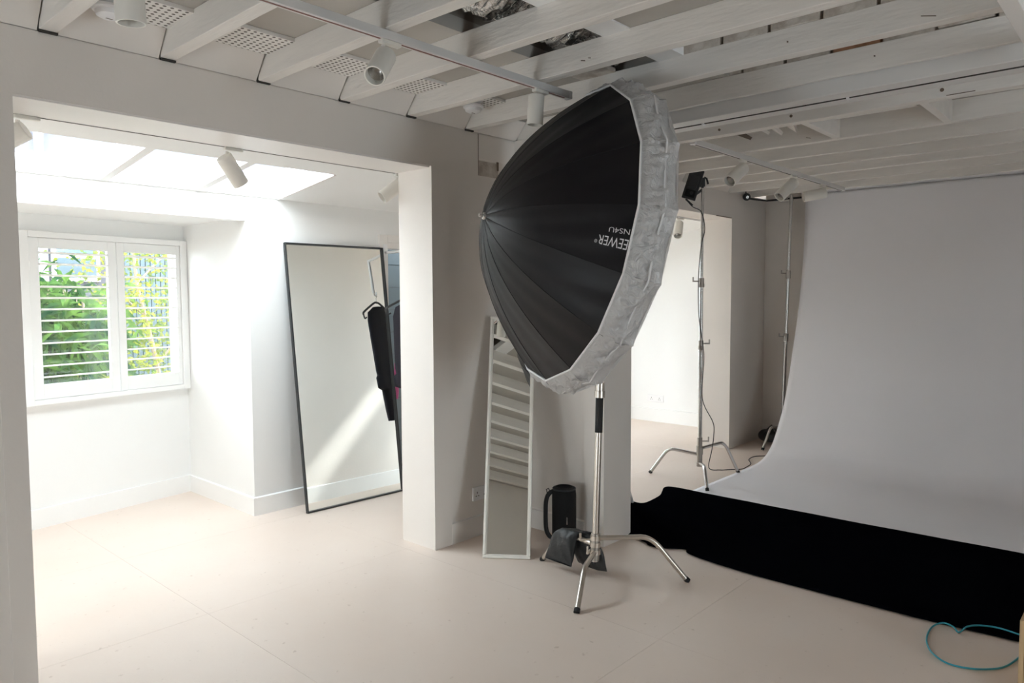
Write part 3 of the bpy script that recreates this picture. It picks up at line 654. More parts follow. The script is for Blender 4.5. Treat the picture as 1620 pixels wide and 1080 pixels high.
for i in range(16):
    def lf_(u, v, i=i):
        q = 0.05 + u * (VMAX - 0.055); c0 = TIP + NN * (DD * q ** 1.9)
        return c0.lerp(rib(i, q).lerp(rib(i + 1, q), v), 0.965) + NN * 0.012
    lin.grid(lf_, 14, 3)
lin.build('silver_lining', M_SILVER, sb, ang=60)
# skirt: gathered nylon from the rim outwards, then the front sheet
def ringpt(i, rad, d):
    t = PH + i * 2 * math.pi / 16
    return CC + NN * d + (E1 * math.cos(t) + E2 * math.sin(t)) * rad
random.seed(5)
for i in range(16):
    def sf(u, v, i=i):
        if u < 0.2: k = u / 0.2; rad, d = RR * (1.012 + 0.034 * k), -0.002 + 0.028 * k
        elif u < 0.6: k = (u - 0.2) / 0.4; rad, d = RR * (1.046 + 0.016 * k), 0.026 + 0.066 * k
        else: k = (u - 0.6) / 0.4; rad, d = RR * (1.062 + 0.012 * k), 0.092 + 0.060 * k
        p = ringpt(i, rad, d).lerp(ringpt(i + 1, rad, d), v)
        cx = CC + NN * d; r = (p - cx).normalized(); s = math.sin(math.pi * u)
        wr = (0.007 * math.sin(37 * v + 5 * u + i) * (1.2 - u) + 0.006 * math.sin(61 * v - 17 * u + 2 * i) * (1 - u) + 0.010 * math.sin(9 * u + 11 * v + 3 * i) + 0.006 * abs(math.sin(14 * u - 9 * v + i))) * (0.25 + s) + 0.010 * s * math.sin(math.pi * v)
        return p + r * (wr * 0.8 * (0.3 + 0.7 * min(1, u * 3))) - r * 0.030 * 4 * v * (1 - v) * max(0, u - 0.25)
    MB().grid(sf, 20, 30).build('diffuser_skirt', M_NYLON, sb, ang=60)
    # front sheet segment
    a, b = ringpt(i, RR * 1.066, 0.152), ringpt(i + 1, RR * 1.066, 0.152)
    def ff(u, v, a=a, b=b):
        p = a.lerp(b, v); c = CC + NN * 0.150
        return p.lerp(c, u * 0.97) - NN * 0.03 * math.sin(math.pi * u) * 0.6
    MB().grid(ff, 10, 4).build('front_diffuser', M_NYLON, sb, ang=60)
ring = [ringpt(i, RR * 1.010, 0.0) for i in range(16)]
MB().tube(ring + [ring[0]], 0.0055, 8).build('rim_piping', M_WHITEPL, sb)
ring = []
for i in range(16):
    for v in (0, 0.33, 0.66):
        p = ringpt(i, RR * (1.076 - 0.02 * v * (1 - v) * 4), 0.092).lerp(ringpt(i + 1, RR * (1.076 - 0.02 * v * (1 - v) * 4), 0.092), v); ring.append(p)
MB().tube(ring + [ring[0]], 0.0042, 6).build('seam_tape', M_WHITEPL, sb)
tipn = MB().lathe([(0.001, -0.03), (0.008, -0.03), (0.010, -0.02), (0.010, -0.012), (0.016, -0.01), (0.022, 0.006), (0.022, 0.012)], TIP, NN, 16, caps=False)
tipn.build('ferrule', M_METAL, sb)
MB().cyl(TIP, CC + NN * 0.44, 0.005, 10).build('shaft', M_METAL, sb)
# lamp head and bracket gripping the shaft inside
br = MB(); br.cyl(c1(1.62), c1(1.70), 0.020, 14); br.tube([c1(1.68), c1(1.68).lerp(CC + NN * 0.40, 0.6), CC + NN * 0.40], 0.010, 10); br.obox(CC + NN * 0.40, NN * 0.03, E1 * 0.02, E2 * 0.02)
br.build('mount_bracket', M_BLACK, sb)
# printed lettering on the panel, running from the rim to the tip, upside down
def lettering(name, body, v0, v1, w0, w1, i=3):
    cu = bpy.data.curves.new(name, 'FONT'); cu.body = body; cu.size = 1.0; cu.resolution_u = 4
    tmp = bpy.data.objects.new(name + '_tmp', cu); COL.objects.link(tmp)
    bpy.context.view_layer.update()
    me = bpy.data.meshes.new_from_object(tmp.evaluated_get(bpy.context.evaluated_depsgraph_get()))
    bpy.data.objects.remove(tmp)
    xs = [v.co.x for v in me.vertices]; ys = [v.co.y for v in me.vertices]; x0, x1, y0, y1 = min(xs), max(xs), min(ys), max(ys)
    m = MB(); P = []
    for vv in me.vertices:
        fx = (vv.co.x - x0) / (x1 - x0); fy = (vv.co.y - y0) / (y1 - y0)
        q = v0 + (v1 - v0) * fx; w = w0 + (w1 - w0) * fy
        a, b = rib(i, q), rib(i + 1, q); p = a.lerp(b, w)
        rad = ((a + b) * 0.5 - (TIP + NN * (DD * q ** 1.9))).normalized(); s = 4 * w * (1 - w)
        cre = 0.0035 * math.sin(9 * (w * 1.3 + q * 1.1) + i * 1.7) * s * q
        p = p + rad * (-0.010 * s * q * (1.15 - q) + cre) - NN * 0.003 * s
        P.append(p + (rad * 0.75 - NN * 0.65).normalized() * 0.0022)
    m.add(P, [tuple(f.vertices) for f in me.polygons]); bpy.data.meshes.remove(me)
    o = m.build(name, M_SILVERTAG, sb, smooth=False); o['label'] = 'silver printed lettering'
    return o
lettering('brand_lettering', 'NEEWER', 1.030, 0.875, 0.515, 0.665)
lettering('brand_mark', '\u00ae', 0.872, 0.860, 0.60, 0.66)
lettering('model_lettering', 'NS4U', 0.995, 0.912, 0.365, 0.445)

# sandbag slung over the stand's rear leg
sg = thing('sandbag', (3.12, 2.40, 0.0), 'small black sandbag slung over a leg of the softbox stand', 'sandbag')
h = c1(0.19); f = Vector((3.124, 2.626, 0.0)); dv = Vector((f.x - h.x, f.y - h.y, 0)).normalized(); sv = rt
mid = h + dv * 0.15 + Vector((0, 0, 0.018))
def bagf(u, v):
    # a limp two-pouch bag: cross profile folded over the leg, pouches swollen towards their bottom corners
    a = 2 * math.pi * v; t = (u - 0.5) * 2; k = abs(t); sg_ = 1 if t > 0 else -1
    c = mid + sv * sg_ * (0.018 + 0.060 * k ** 0.8) + Vector((0, 0, 0.022 - 0.178 * k ** 1.25)) + dv * (-0.030 * k if t > 0 else 0.012 * k)
    if t > 0: c += Vector((0, 0, -0.015 * k)) 
    th = (0.010 + 0.036 * math.sin(math.pi * min(1, k * 0.93)) ** 1.2) * (1.0 if k < 0.97 else 0.5)
    ln = 0.060 + 0.040 * k + 0.010 * math.sin(3 * t)
    fold = 1 + 0.16 * math.sin(3 * a + 4 * t) + 0.10 * math.sin(7 * a - 6 * t)
    nrm = (sv * sg_ * (0.55 + 0.45 * (1 - k)) + Vector((0, 0, 0.75))).normalized()
    return c + nrm * th * math.cos(a) * fold + dv * ln * (1 if math.sin(a) > 0 else -1) * abs(math.sin(a)) ** 0.7
MB().grid(bagf, 44, 30).build('bag_body', M_BAG, sg, ang=80)
MB().tube([mid + dv * 0.02 + Vector((0, 0, 0.02)), mid - dv * 0.06 + rt * 0.05 + Vector((0, 0, 0.02)), mid - dv * 0.09 + rt * 0.06 + Vector((0, 0, -0.05))], 0.008, 8).build('strap', M_BAG, sg)

# ------------------------------------------------------------------ portable speaker standing on end
sx, sy = 3.405, 2.685
sp = thing('portable_speaker', (sx, sy, 0), 'black portable speaker with side handle standing on end beside the narrow mirror', 'speaker')
MB().lathe([(0.001, 0.0), (0.040, 0.0), (0.062, 0.012), (0.071, 0.035), (0.073, 0.06), (0.073, 0.315), (0.070, 0.34), (0.063, 0.358), (0.050, 0.365), (0.046, 0.358), (0.001, 0.352)], (sx, sy, 0), seg=36, caps=False).build('speaker_body', M_GRILL, sp)
hd = -rt
hp = [Vector((sx, sy, 0.045)) + hd * 0.05, Vector((sx, sy, 0.055)) + hd * 0.085, Vector((sx, sy, 0.10)) + hd * 0.108, Vector((sx, sy, 0.19)) + hd * 0.112, Vector((sx, sy, 0.28)) + hd * 0.108, Vector((sx, sy, 0.325)) + hd * 0.085, Vector((sx, sy, 0.342)) + hd * 0.04]
MB().tube(spline(hp, 5), 0.0135, 12).build('handle', M_BLACK, sp)
MB().tube([Vector((sx, sy, 0.335)) + hd * 0.085, Vector((sx, sy, 0.352)) + hd * 0.095, Vector((sx, sy, 0.345)) + hd * 0.108, Vector((sx, sy, 0.325)) + hd * 0.102], 0.003, 6).build('lanyard_loop', M_CABLE, sp)
MB().obox(Vector((sx, sy, 0.17)) - fw * 0.0735 + rt * 0.012, rt * 0.004, Vector((0, 0, 0.022)), fw * 0.001).build('badge', M_METAL, sp, smooth=False)
MB().lathe([(0.060, 0.010), (0.064, 0.0135), (0.060, 0.0165)], (sx, sy, 0), seg=36, caps=False).build('accent_ring', M_ORANGE, sp)
for z, r0 in ((0.02, 0.068), (0.352, 0.067)):
    MB().lathe([(r0, z - 0.006), (r0 + 0.004, z - 0.003), (r0 + 0.004, z + 0.003), (r0, z + 0.006)], (sx, sy, 0), seg=36, caps=False).build('end_ring', M_BLACK, sp)

# ------------------------------------------------------------------ mirrors
def mirror(name, label, bl, wv, uv, w, hgt, fwid, depth, fm, inner=0.0):
    bl, wv, uv = Vector(bl), Vector(wv).normalized(), Vector(uv).normalized(); nv = wv.cross(uv).normalized()
    t = thing(name, tuple(bl + wv * w / 2), label, 'mirror')
    def bar(nm, a0, a1, b0, b1):
        c = bl + wv * (a0 + a1) / 2 + uv * (b0 + b1) / 2 - nv * depth / 2
        MB().obox(c, wv * (a1 - a0) / 2, uv * (b1 - b0) / 2, nv * depth / 2).build(nm, fm, t, smooth=False, bevel=min(fwid * 0.25, 0.004))
    bar('frame_rail', 0, w, 0, fwid); bar('frame_rail', 0, w, hgt - fwid, hgt); bar('frame_stile', 0, fwid, fwid, hgt - fwid); bar('frame_stile', w - fwid, w, fwid, hgt - fwid)
    if inner:
        def bar2(a0, a1, b0, b1):
            c = bl + wv * (a0 + a1) / 2 + uv * (b0 + b1) / 2 - nv * (depth * 0.65)
            MB().obox(c, wv * (a1 - a0) / 2, uv * (b1 - b0) / 2, nv * depth * 0.2).build('inner_bead', fm, t, smooth=False)
        g = fwid + inner
        bar2(fwid, w - fwid, fwid, g); bar2(fwid, w - fwid, hgt - g, hgt - fwid); bar2(fwid, g, g, hgt - g); bar2(w - g, w - fwid, g, hgt - g)
    c = bl + wv * w / 2 + uv * hgt / 2 - nv * depth * 0.72
    MB().obox(c, wv * (w / 2 - fwid * 0.6), uv * (hgt / 2 - fwid * 0.6), nv * depth * 0.1).build('mirror_glass', M_MIRROR, t, smooth=False)
    c = bl + wv * w / 2 + uv * hgt / 2 - nv * depth * 0.92
    MB().obox(c, wv * (w / 2 - fwid * 0.6), uv * (hgt / 2 - fwid * 0.6), nv * depth * 0.08).build('backing_board', M_BLACK, t, smooth=False)
    return t
mirror('leaning_mirror', 'tall mirror with thin black frame leaning on the side room wall', (2.722, 4.418, 0.003), (1, -0.03, 0), (0.0, 0.225, 1.9), 0.842, 1.91, 0.011, 0.028, M_FRAMEB)
mirror('leaning_mirror', 'narrow white framed mirror leaning in the corner by the softbox', (2.919, 2.902, 0.003), (0.165, -0.224, 0), (0.336, 0.2475, 1.384), 0.278, 1.445, 0.017, 0.022, M_FRAMEW, 0.006)

# ------------------------------------------------------------------ clothes beside the tall mirror
PX, PY = 3.605, 4.365
cs = thing('clothes_bracket', (PX, 4.645, 1.86), 'slim white rod bracket on the door surround holding clothes', 'clothes bracket')
MB().cyl((PX, 4.646, 1.865), (PX, PY, 1.865), 0.011, 12).build('arm', M_WHITEPL, cs)
MB().box(PX - 0.02, PX + 0.02, 4.640, 4.647, 1.80, 1.93).build('wall_plate', M_WHITEPL, cs, smooth=False)
MB().cyl((PX, PY, 1.60), (PX, PY, 1.876), 0.012, 14).build('rod', M_WHITEPL, cs)
MB().tube(spline([(PX, PY, 1.61), (PX + 0.004, PY - 0.002, 1.585), (PX + 0.03, PY - 0.012, 1.58), (PX + 0.04, PY - 0.016, 1.61)], 4), 0.006, 8).build('hook', M_WHITEPL, cs)
def garment(name, label, c, d, halfw, z0, prof, th, material, hanger=True, group=None):
    """c: centre of hanger (xy), d: direction of the shoulders, prof: (z drop, half width factor)"""
    c = Vector((*c, 0)); d = Vector(d).normalized(); n = Vector((-d.y, d.x, 0))
    t = thing(name, (c.x, c.y, 0), label, 'clothes', group)
    def gf(u, v):
        k = u * (len(prof) - 1); i = min(int(k), len(prof) - 2); f_ = k - i
        dz = prof[i][0] + (prof[i + 1][0] - prof[i][0]) * f_; hw = prof[i][1] + (prof[i + 1][1] - prof[i][1]) * f_; sh = prof[i][2] + (prof[i + 1][2] - prof[i][2]) * f_
        a = 2 * math.pi * v
        rip = 1 + 0.22 * math.sin(5 * a + 3 * u) * min(1, u * 2)
        return c + d * (halfw * hw * math.cos(a) + sh) + n * th * math.sin(a) * rip + Vector((0, 0, z0 - dz))
    MB().grid(gf, 30, 28).build('cloth_body', material, t, ang=80)
    if hanger:
        hp = [c - d * halfw * 1.18 + Vector((0, 0, z0 - 0.075)), c - d * halfw * 1.10 + Vector((0, 0, z0 - 0.05)), c - d * 0.05 + Vector((0, 0, z0 + 0.03)), c + Vector((0, 0, z0 + 0.04)), c + d * 0.05 + Vector((0, 0, z0 + 0.03)), c + d * halfw * 1.1 + Vector((0, 0, z0 - 0.05))]
        MB().tube(spline(hp, 4), 0.0085, 8).build('hanger', M_BLACK, t)
        MB().tube(spline([hp[0], c - d * halfw * 1.12 + Vector((0, 0, z0 - 0.105)), c - d * halfw * 0.98 + Vector((0, 0, z0 - 0.095))], 4), 0.006, 8).build('hanger_notch', M_BLACK, t)
        MB().tube(spline([c + Vector((0, 0, z0 + 0.04)), c + Vector((0, 0, z0 + 0.075)), c + d * 0.02 + Vector((0, 0, z0 + 0.10)), c + d * 0.0 + Vector((0, 0, z0 + 0.12))], 4), 0.003, 6).build('hanger_hook', M_METAL, t)
    return t
gd = (0.90, -0.42, 0)
garment('hanging_garment', 'black sleeveless dress with belted waist on a black hanger', (3.640, 4.335), gd, 0.19, 1.485, [(0.0, .30, 0), (0.05, .80, 0), (0.12, .90, 0), (0.30, .88, 0), (0.52, .84, 0), (0.56, .80, 0), (0.58, .90, 0), (0.66, .86, .0), (0.68, .62, .01), (0.85, .60, .02), (0.93, .58, .03)], 0.035, M_DRESS, True, 'clothes on the white bracket')
garment('hanging_garment', 'long black trousers hanging behind the belted dress', (3.83, 4.20), gd, 0.10, 1.30, [(0.0, .5, 0), (0.05, .9, 0), (0.4, .95, 0.0), (0.8, .8, 0.0), (1.12, .7, 0.0)], 0.03, M_DRESS, False, 'clothes on the white bracket')
garment('hanging_garment', 'pink strip of clothing in the doorway beside the tall mirror', (3.775, 4.74), gd, 0.022, 0.97, [(0.0, .6, 0), (0.1, 1.0, 0), (0.25, .8, 0.0), (0.30, .5, 0.0)], 0.012, M_PINK, False, 'clothes on the white bracket')

# ------------------------------------------------------------------ second stand with flat light panel
B2 = Vector((5.448, 2.868, 0))
st2 = thing('light_stand', tuple(B2), 'tall chrome tripod stand with a flat light panel before the second opening', 'light stand')
for f, zh in (((5.326, 3.268, 0.0), 0.20), ((5.11, 2.621, 0.0), 0.13), ((5.834, 2.707, 0.0), 0.25)):
    f = Vector(f); h = B2 + Vector((0, 0, zh)); dv2 = Vector((f.x - h.x, f.y - h.y, 0)).normalized(); dist = math.hypot(f.x - h.x, f.y - h.y)
    leg(st2, h + dv2 * 0.02, h + dv2 * dist * 0.62 + Vector((0, 0, 0.03)), f, 0.0135, M_METAL, zh)
def v2(z): return B2 + Vector((0.0, 0.0, z))
MB().tube([v2(0.11), v2(1.11)], 0.0175, 18).build('column', M_METAL, st2)
MB().tube([v2(1.10), v2(1.66)], 0.0145, 18).build('riser', M_METAL, st2)
MB().tube([v2(1.65), v2(2.38)], 0.0125, 16).build('riser', M_METAL, st2)
MB().tube([v2(0.10), v2(0.13), v2(0.131), v2(0.20), v2(0.201), v2(0.27), v2(0.271), v2(0.34)], [.027, .027, .022, .022, .027, .027, .021, .021], 18).build('leg_hub', M_CAST, st2)
for z in (1.11, 1.62):
    MB().tube([v2(z - 0.04), v2(z - 0.012), v2(z - 0.010), v2(z + 0.035)], [.024, .024, .021, .021], 18).build('collar', M_CAST, st2)
knob(st2, v2(1.63) - rt * 0.02, -rt, M_CAST, 0.95); knob(st2, v2(1.12) + rt * 0.02, rt, M_CAST, 0.95); knob(st2, v2(0.31) + rt * 0.02, rt, M_CAST, 1.0)
lp = thing('studio_light', tuple(v2(2.36)), 'flat black light panel tilted on top of the chrome stand', 'studio light')
pc = v2(2.40) - rt * 0.078 + Vector((0, 0, 0.012)) ; pu = (Vector((0, 0, 1)) * 0.93 + rt * 0.28 - fw * 0.10).normalized(); pw = (rt * 0.93 - Vector((0, 0, 1)) * 0.26 - fw * 0.25).normalized(); pw = (pw - pu * pw.dot(pu)).normalized(); pn = pu.cross(pw)
MB().obox(pc, pw * 0.056, pu * 0.122, pn * 0.016).build('panel_body', M_BLACK, lp, smooth=False, bevel=0.004)
MB().obox(pc - pn * 0.02 + pu * 0.02, pw * 0.035, pu * 0.05, pn * 0.012).build('battery_pack', M_BLACK, lp, smooth=False, bevel=0.004)
MB().obox(pc - pn * 0.018 - pu * 0.075, pw * 0.04, pu * 0.03, pn * 0.01).build('control_box', M_GRILL, lp, smooth=False, bevel=0.003)
MB().cyl(pc - pn * 0.03 - pu * 0.07 + pw * 0.01, pc - pn * 0.024 - pu * 0.07 + pw * 0.01, 0.014, 14).build('dial', M_BLACK, lp)
yk = MB(); yk.tube([pc + pw * 0.058, v2(2.44) - rt * 0.005, v2(2.385)], 0.011, 10); yk.tube([v2(2.47) + rt * 0.012, v2(2.46) + rt * 0.032, v2(2.415) + rt * 0.045], 0.008, 8); yk.obox(v2(2.43), rt * 0.016, Vector((0, 0, 0.035)), fw * 0.016)
yk.tube([pc - pu * 0.10 + pw * 0.02, v2(2.35) - rt * 0.03, v2(2.375)], 0.010, 8)
yk.build('yoke', M_BLACK, lp)
pcb = thing('power_cable', (5.98, 2.98, 0), 'thin black cable trailing from the light panel to the floor', 'cable')
air = [pc - pu * 0.125 - pw * 0.02, (5.40, 2.93, 2.235), (5.435, 2.87, 2.19), (5.440, 2.84, 2.05), (5.420, 2.86, 1.914), (5.40, 2.87, 1.655), (5.395, 2.86, 1.345), (5.41, 2.83, 1.112), (5.43, 2.83, 0.982), (5.412, 2.83, 0.672), (5.473, 2.764, 0.474), (5.48, 2.76, 0.366), (5.49, 2.78, 0.242), (5.60, 2.86, 0.06), (5.80, 2.86, 0.006), (5.879, 2.80, 0.005), (5.95, 2.735, 0.006), (6.05, 2.73, 0.009), (6.20, 2.76, 0.007), (6.36, 2.85, 0.006), (6.52, 2.86, 0.006), (6.62, 2.79, 0.006), (6.75, 2.78, 0.006)]
MB().tube(spline(air, 6), 0.0036, 7).build('cord', M_CABLE, pcb)
MB().tube([air[0], (5.405, 2.932, 2.245)], 0.008, 8).build('plug', M_BLACK, pcb)

# ------------------------------------------------------------------ third stand behind the paper, with sandbag
st3 = thing('light_stand', (7.12, 2.85, 0), 'chrome stand rising behind the left edge of the paper backdrop', 'light stand')
def v3(z): return Vector((7.12, 2.852 - 0.0205 * z, z))
MB().tube([v3(0.10), v3(1.08)], 0.0175, 16).build('column', M_METAL, st3)
MB().tube([v3(1.07), v3(1.70)], 0.0145, 16).build('riser', M_METAL, st3)
MB().tube([v3(1.69), v3(2.49)], 0.0145, 16).build('riser', M_METAL, st3)
for z in (1.10, 1.72): MB().tube([v3(z - 0.04), v3(z + 0.04)], 0.023, 16).build('collar', M_CAST, st3); knob(st3, v3(z + 0.01) - rt * 0.02, -rt, M_CAST, 0.9)
MB().tube([v3(0.08), v3(0.26)], 0.026, 16).build('leg_hub', M_CAST, st3)
for f, zh in (((6.854, 2.936, 0.0), 0.2), ((7.35, 3.08, 0.0), 0.15), ((7.22, 2.50, 0.0), 0.12)):
    f = Vector(f); h = v3(zh); dv3 = Vector((f.x - h.x, f.y - h.y, 0)).normalized(); dist = math.hypot(f.x - h.x, f.y - h.y)
    leg(st3, h + dv3 * 0.02, h + dv3 * dist * 0.6 + Vector((0, 0, 0.02)), f, 0.0135, M_METAL, zh)
sb3 = thing('sandbag', (7.24, 2.98, 0.0), 'black sandbag on the floor behind the paper backdrop edge', 'sandbag')
def bag3(u, v):
    a = 2 * math.pi * v; t = math.pi * (0.02 + 0.96 * u)
    return Vector((7.26 + 0.12 * math.sin(t) * math.cos(a), 3.00 - 0.15 * math.cos(t) , 0.075 + 0.072 * math.sin(t) * math.sin(a) * (1 + 0.15 * math.sin(3 * t))))
MB().grid(bag3, 18, 22).build('bag_body', M_BAG, sb3, ang=80)
MB().tube([(7.18, 2.92, 0.12), (7.15, 2.97, 0.20), (7.20, 3.06, 0.12)], 0.012, 8).build('strap', M_BAG, sb3)

# small fittings in the far corner
cc = thing('security_camera', (6.883, 3.15, 2.5), 'small dark round camera hanging in the far ceiling corner', 'camera')
MB().cyl((6.89, 3.16, 2.505), (6.89, 3.16, 2.56), 0.006, 8).build('stem', M_BLACK, cc)
MB().lathe([(0.001, -0.03), (0.030, -0.03), (0.036, -0.015), (0.036, 0.02), (0.025, 0.03), (0.001, 0.03)], (6.883, 3.15, 2.482), (-0.75, -0.6, -0.2), 20, caps=False).build('camera_body', M_BLACK, cc)
MB().cyl((6.858, 3.130, 2.475), (6.852, 3.125, 2.473), 0.014, 14).build('lens', M_LENS, cc)
hk = thing('backdrop_hook', (7.30, 2.90, 2.49), 'silver clamp bracket beside the top of the backdrop stand', 'bracket')
MB().cyl((7.22, 2.89, 2.47), (7.22, 2.89, 2.52), 0.014, 12).build('stem', M_CAST, hk)
MB().cyl((7.22, 2.95, 2.455), (7.22, 2.82, 2.455), 0.013, 12).build('bar', M_METAL, hk)
wr = thing('ceiling_wire', (7.47, 3.0, 2.5), 'black wire running along the top of the far wall', 'wire')
MB().tube([(6.92, 3.19, 2.478), (7.2, 3.195, 2.492), (7.47, 3.195, 2.505), (7.478, 3.0, 2.503), (7.478, 2.55, 2.51)], 0.010, 8).build('conduit', M_CABLE, wr)

# ------------------------------------------------------------------ sockets
def socket(name, c, wv, nv, label, w=0.146):
    c, wv, nv = Vector(c), Vector(wv).normalized(), Vector(nv).normalized(); u = Vector((0, 0, 1))
    t = thing(name, tuple(c), label, 'socket')
    MB().obox(c + nv * 0.005, wv * w / 2, u * 0.043, nv * 0.005).build('face_plate', M_WHITEPL, t, smooth=False, bevel=0.003)
    for s in (-1, 1):
        o = c + wv * s * w * 0.25 + nv * 0.0102
        k = MB(); k.obox(o + u * 0.006, wv * 0.003, u * 0.006, nv * 0.0006); k.obox(o - u * 0.014 - wv * 0.011, wv * 0.004, u * 0.003, nv * 0.0006); k.obox(o - u * 0.014 + wv * 0.011, wv * 0.004, u * 0.003, nv * 0.0006)
        k.build('pin_slots', M_SOCKDARK, t, smooth=False)
        MB().obox(o + u * 0.028, wv * 0.007, u * 0.007, nv * 0.002).build('switch', M_WHITEPL, t, smooth=False)
    return t
socket('wall_socket', (3.22, YW, 0.27), (1, 0, 0), (0, -1, 0), 'white double socket low on the wall beside the narrow mirror')
socket('wall_socket', (7.62, 4.60, 0.282), (0, 1, 0), (-1, 0, 0), 'white double socket low on the end wall through the second opening', 0.22)

# leaning board behind the pier, crate, cable loop
bd = MB().hexa([(4.43, 2.86, 0.002), (4.45, 2.86, 0.002), (4.45, 3.15, 0.002), (4.43, 3.15, 0.002)], [(3.86, 2.86, 1.2), (3.88, 2.86, 1.2), (3.88, 3.15, 1.2), (3.86, 3.15, 1.2)]).build('leaning_board', M_WHITEPL, smooth=False)
tag(bd, 'sliver of a pale board leaning behind the stub wall', 'board')
cr = thing('wooden_crate', (3.42, 0.20, 0), 'pale wooden crate cut off by the bottom right corner', 'crate')
MB().box(3.248, 3.266, 0.022, 0.369, 0.0, 0.284).build('side_panel', M_WOOD, cr, smooth=False, bevel=0.002)
MB().box(3.513, 3.531, 0.022, 0.369, 0.0, 0.284).build('side_panel', M_WOOD, cr, smooth=False, bevel=0.002)
MB().box(3.248, 3.531, 0.370, 0.386, 0.0, 0.284).build('end_panel', M_WOOD, cr, smooth=False, bevel=0.002)
MB().box(3.248, 3.531, 0.005, 0.021, 0.0, 0.284).build('end_panel', M_WOOD, cr, smooth=False, bevel=0.002)
MB().box(3.267, 3.512, 0.022, 0.369, 0.012, 0.024).build('base_panel', M_WOOD, cr, smooth=False)
lo = thing('cable_loop', (3.55, 0.6, 0), 'thin turquoise cable looped on the floor by the black cloth', 'cable')
lp_ = [(3.789, 0.389, 0.018), (3.788, 0.452, 0.018), (3.802, 0.529, 0.018), (3.775, 0.596, 0.018), (3.722, 0.636, 0.018), (3.666, 0.657, 0.005), (3.681, 0.682, 0.018), (3.694, 0.725, 0.018), (3.651, 0.758, 0.005), (3.517, 0.751, 0.005), (3.408, 0.717, 0.005), (3.343, 0.668, 0.005), (3.319, 0.617, 0.005), (3.335, 0.554, 0.005), (3.379, 0.497, 0.005), (3.445, 0.453, 0.005), (3.57, 0.423, 0.005), (3.754, 0.385, 0.018)]
MB().tube(spline(lp_, 6), 0.0038, 7).build('cord', M_BLUE, lo)

# ------------------------------------------------------------------ outside the window
gd_ = MB().box(-8, 12, 6.15, 22, -0.35, -0.25).build('ground', M_SOIL, smooth=False)
struct(gd_, 'garden soil outside the shuttered window', 'ground')
def leaves(m, c, n, spread, lmin, lmax, wid, droop):
    for _ in range(n):
        p = Vector(c) + Vector((random.gauss(0, spread[0]), random.gauss(0, spread[1]), random.gauss(0, spread[2])))
        d = Vector((random.gauss(0, 1), random.gauss(0, 0.8), random.gauss(0.0, 0.6) - droop)).normalized(); l = random.uniform(lmin, lmax)
        s = d.cross(Vector((random.gauss(0, .4), -1, random.gauss(0, .6)))).normalized() * wid * l
        q = p + d * l * 0.5; e = p + d * l + Vector((0, 0, -droop * l * 0.4))
        m.add([p, q + s, e, q - s], [(0, 1, 2, 3)])
random.seed(11)
sh = thing('bamboo_shrub', (2.1, 7.9, -0.25), 'dense green bamboo shrub behind the left window shutter', 'shrub')
m = MB(); 
for k in range(115): leaves(m, (1.48 + random.uniform(0, 0.92), 7.9 + random.uniform(-0.3, 0.6), random.uniform(0.35, 1.62) ), 34, (0.20, 0.16, 0.15), 0.14, 0.30, 0.09, 0.5)
m.build('foliage', M_LEAF1, sh, smooth=False)
for k in range(9):
    x = 1.5 + 0.12 * k + random.uniform(-.05, .05)
    MB().tube([(x, 7.95, -0.25), (x + 0.03, 7.95, 0.7), (x + random.uniform(-.1, .1), 7.95, 1.6)], 0.012, 6).build('stem', M_BARK, sh)
tr = thing('garden_tree', (3.5, 9.05, -0.25), 'airy yellow green tree behind the right window shutter', 'tree')
m = MB()
for k in range(150): leaves(m, (3.42 + random.uniform(-.6, .6), 9.0 + random.uniform(-0.3, 0.3), 0.1 + 2.3 * random.random() ** 1.4), 26, (0.15, 0.15, 0.15), 0.035, 0.085, 0.26, 0.2)
m.build('foliage', M_LEAF2, tr, smooth=False)
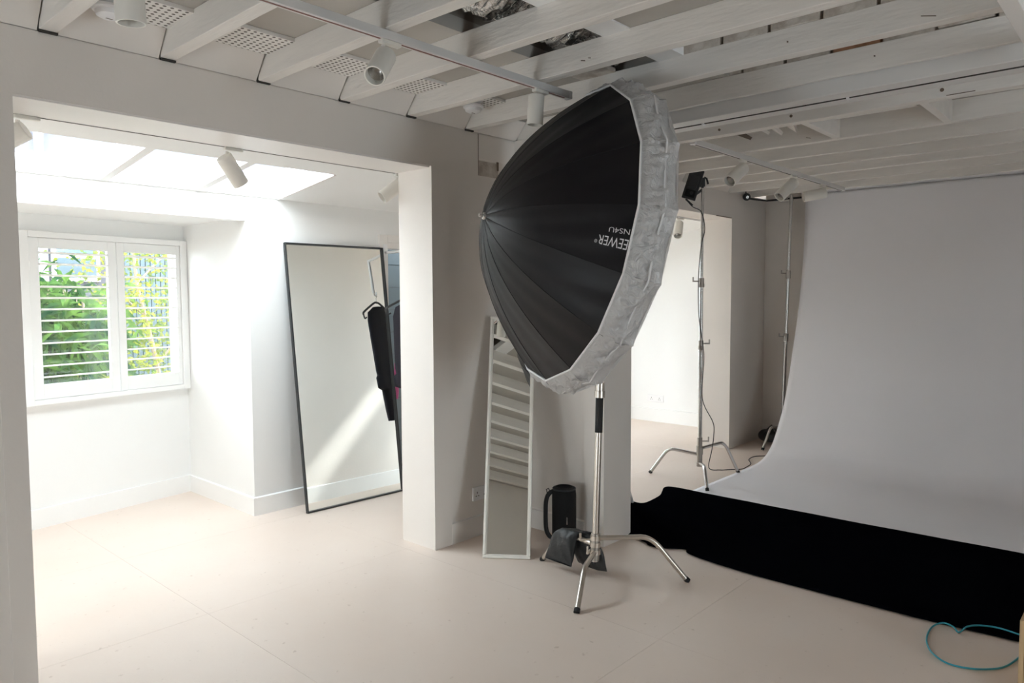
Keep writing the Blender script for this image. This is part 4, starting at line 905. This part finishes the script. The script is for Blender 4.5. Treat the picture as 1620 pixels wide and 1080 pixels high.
MB().tube(spline([(3.72, 9.05, -0.25), (3.58, 9.05, 0.6), (3.47, 9.05, 1.2), (3.36, 9.05, 1.75), (3.32, 9.05, 2.6)], 5), [0.028] * 10 + [0.02] * 11, 8).build('trunk', M_BARK, tr)
for a, b in (((3.45, 9.05, 1.3), (3.1, 8.95, 1.6)), ((3.56, 9.05, 0.7), (3.9, 8.95, 1.2)), ((3.37, 9.05, 1.7), (3.75, 9.05, 2.1))):
    MB().tube([a, b], 0.012, 6).build('branch', M_BARK, tr)
hs = thing('neighbour_building', (2.2, 10.6, -0.25), 'pale neighbouring building with a window beyond the shrubs', 'building')
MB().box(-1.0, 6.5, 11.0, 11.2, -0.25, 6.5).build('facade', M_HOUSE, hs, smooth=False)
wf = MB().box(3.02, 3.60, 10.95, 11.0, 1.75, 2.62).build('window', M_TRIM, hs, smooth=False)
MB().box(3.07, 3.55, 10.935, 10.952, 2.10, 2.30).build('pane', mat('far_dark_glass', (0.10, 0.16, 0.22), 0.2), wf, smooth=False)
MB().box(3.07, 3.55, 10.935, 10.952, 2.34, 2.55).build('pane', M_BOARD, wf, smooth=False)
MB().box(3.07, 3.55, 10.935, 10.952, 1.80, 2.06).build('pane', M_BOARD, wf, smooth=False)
MB().cyl((2.33, 10.95, 0), (2.33, 10.95, 6.0), 0.04, 10).build('drain_pipe', M_GREY, hs)
MB().box(2.88, 2.97, 10.92, 11.0, 0.0, 6.0).build('corner_post', M_GREY, hs, smooth=False)
pl = thing('brick_pillar', (4.6, 9.8, -0.25), 'terracotta brick pillar glimpsed behind the yellow green tree', 'pillar')
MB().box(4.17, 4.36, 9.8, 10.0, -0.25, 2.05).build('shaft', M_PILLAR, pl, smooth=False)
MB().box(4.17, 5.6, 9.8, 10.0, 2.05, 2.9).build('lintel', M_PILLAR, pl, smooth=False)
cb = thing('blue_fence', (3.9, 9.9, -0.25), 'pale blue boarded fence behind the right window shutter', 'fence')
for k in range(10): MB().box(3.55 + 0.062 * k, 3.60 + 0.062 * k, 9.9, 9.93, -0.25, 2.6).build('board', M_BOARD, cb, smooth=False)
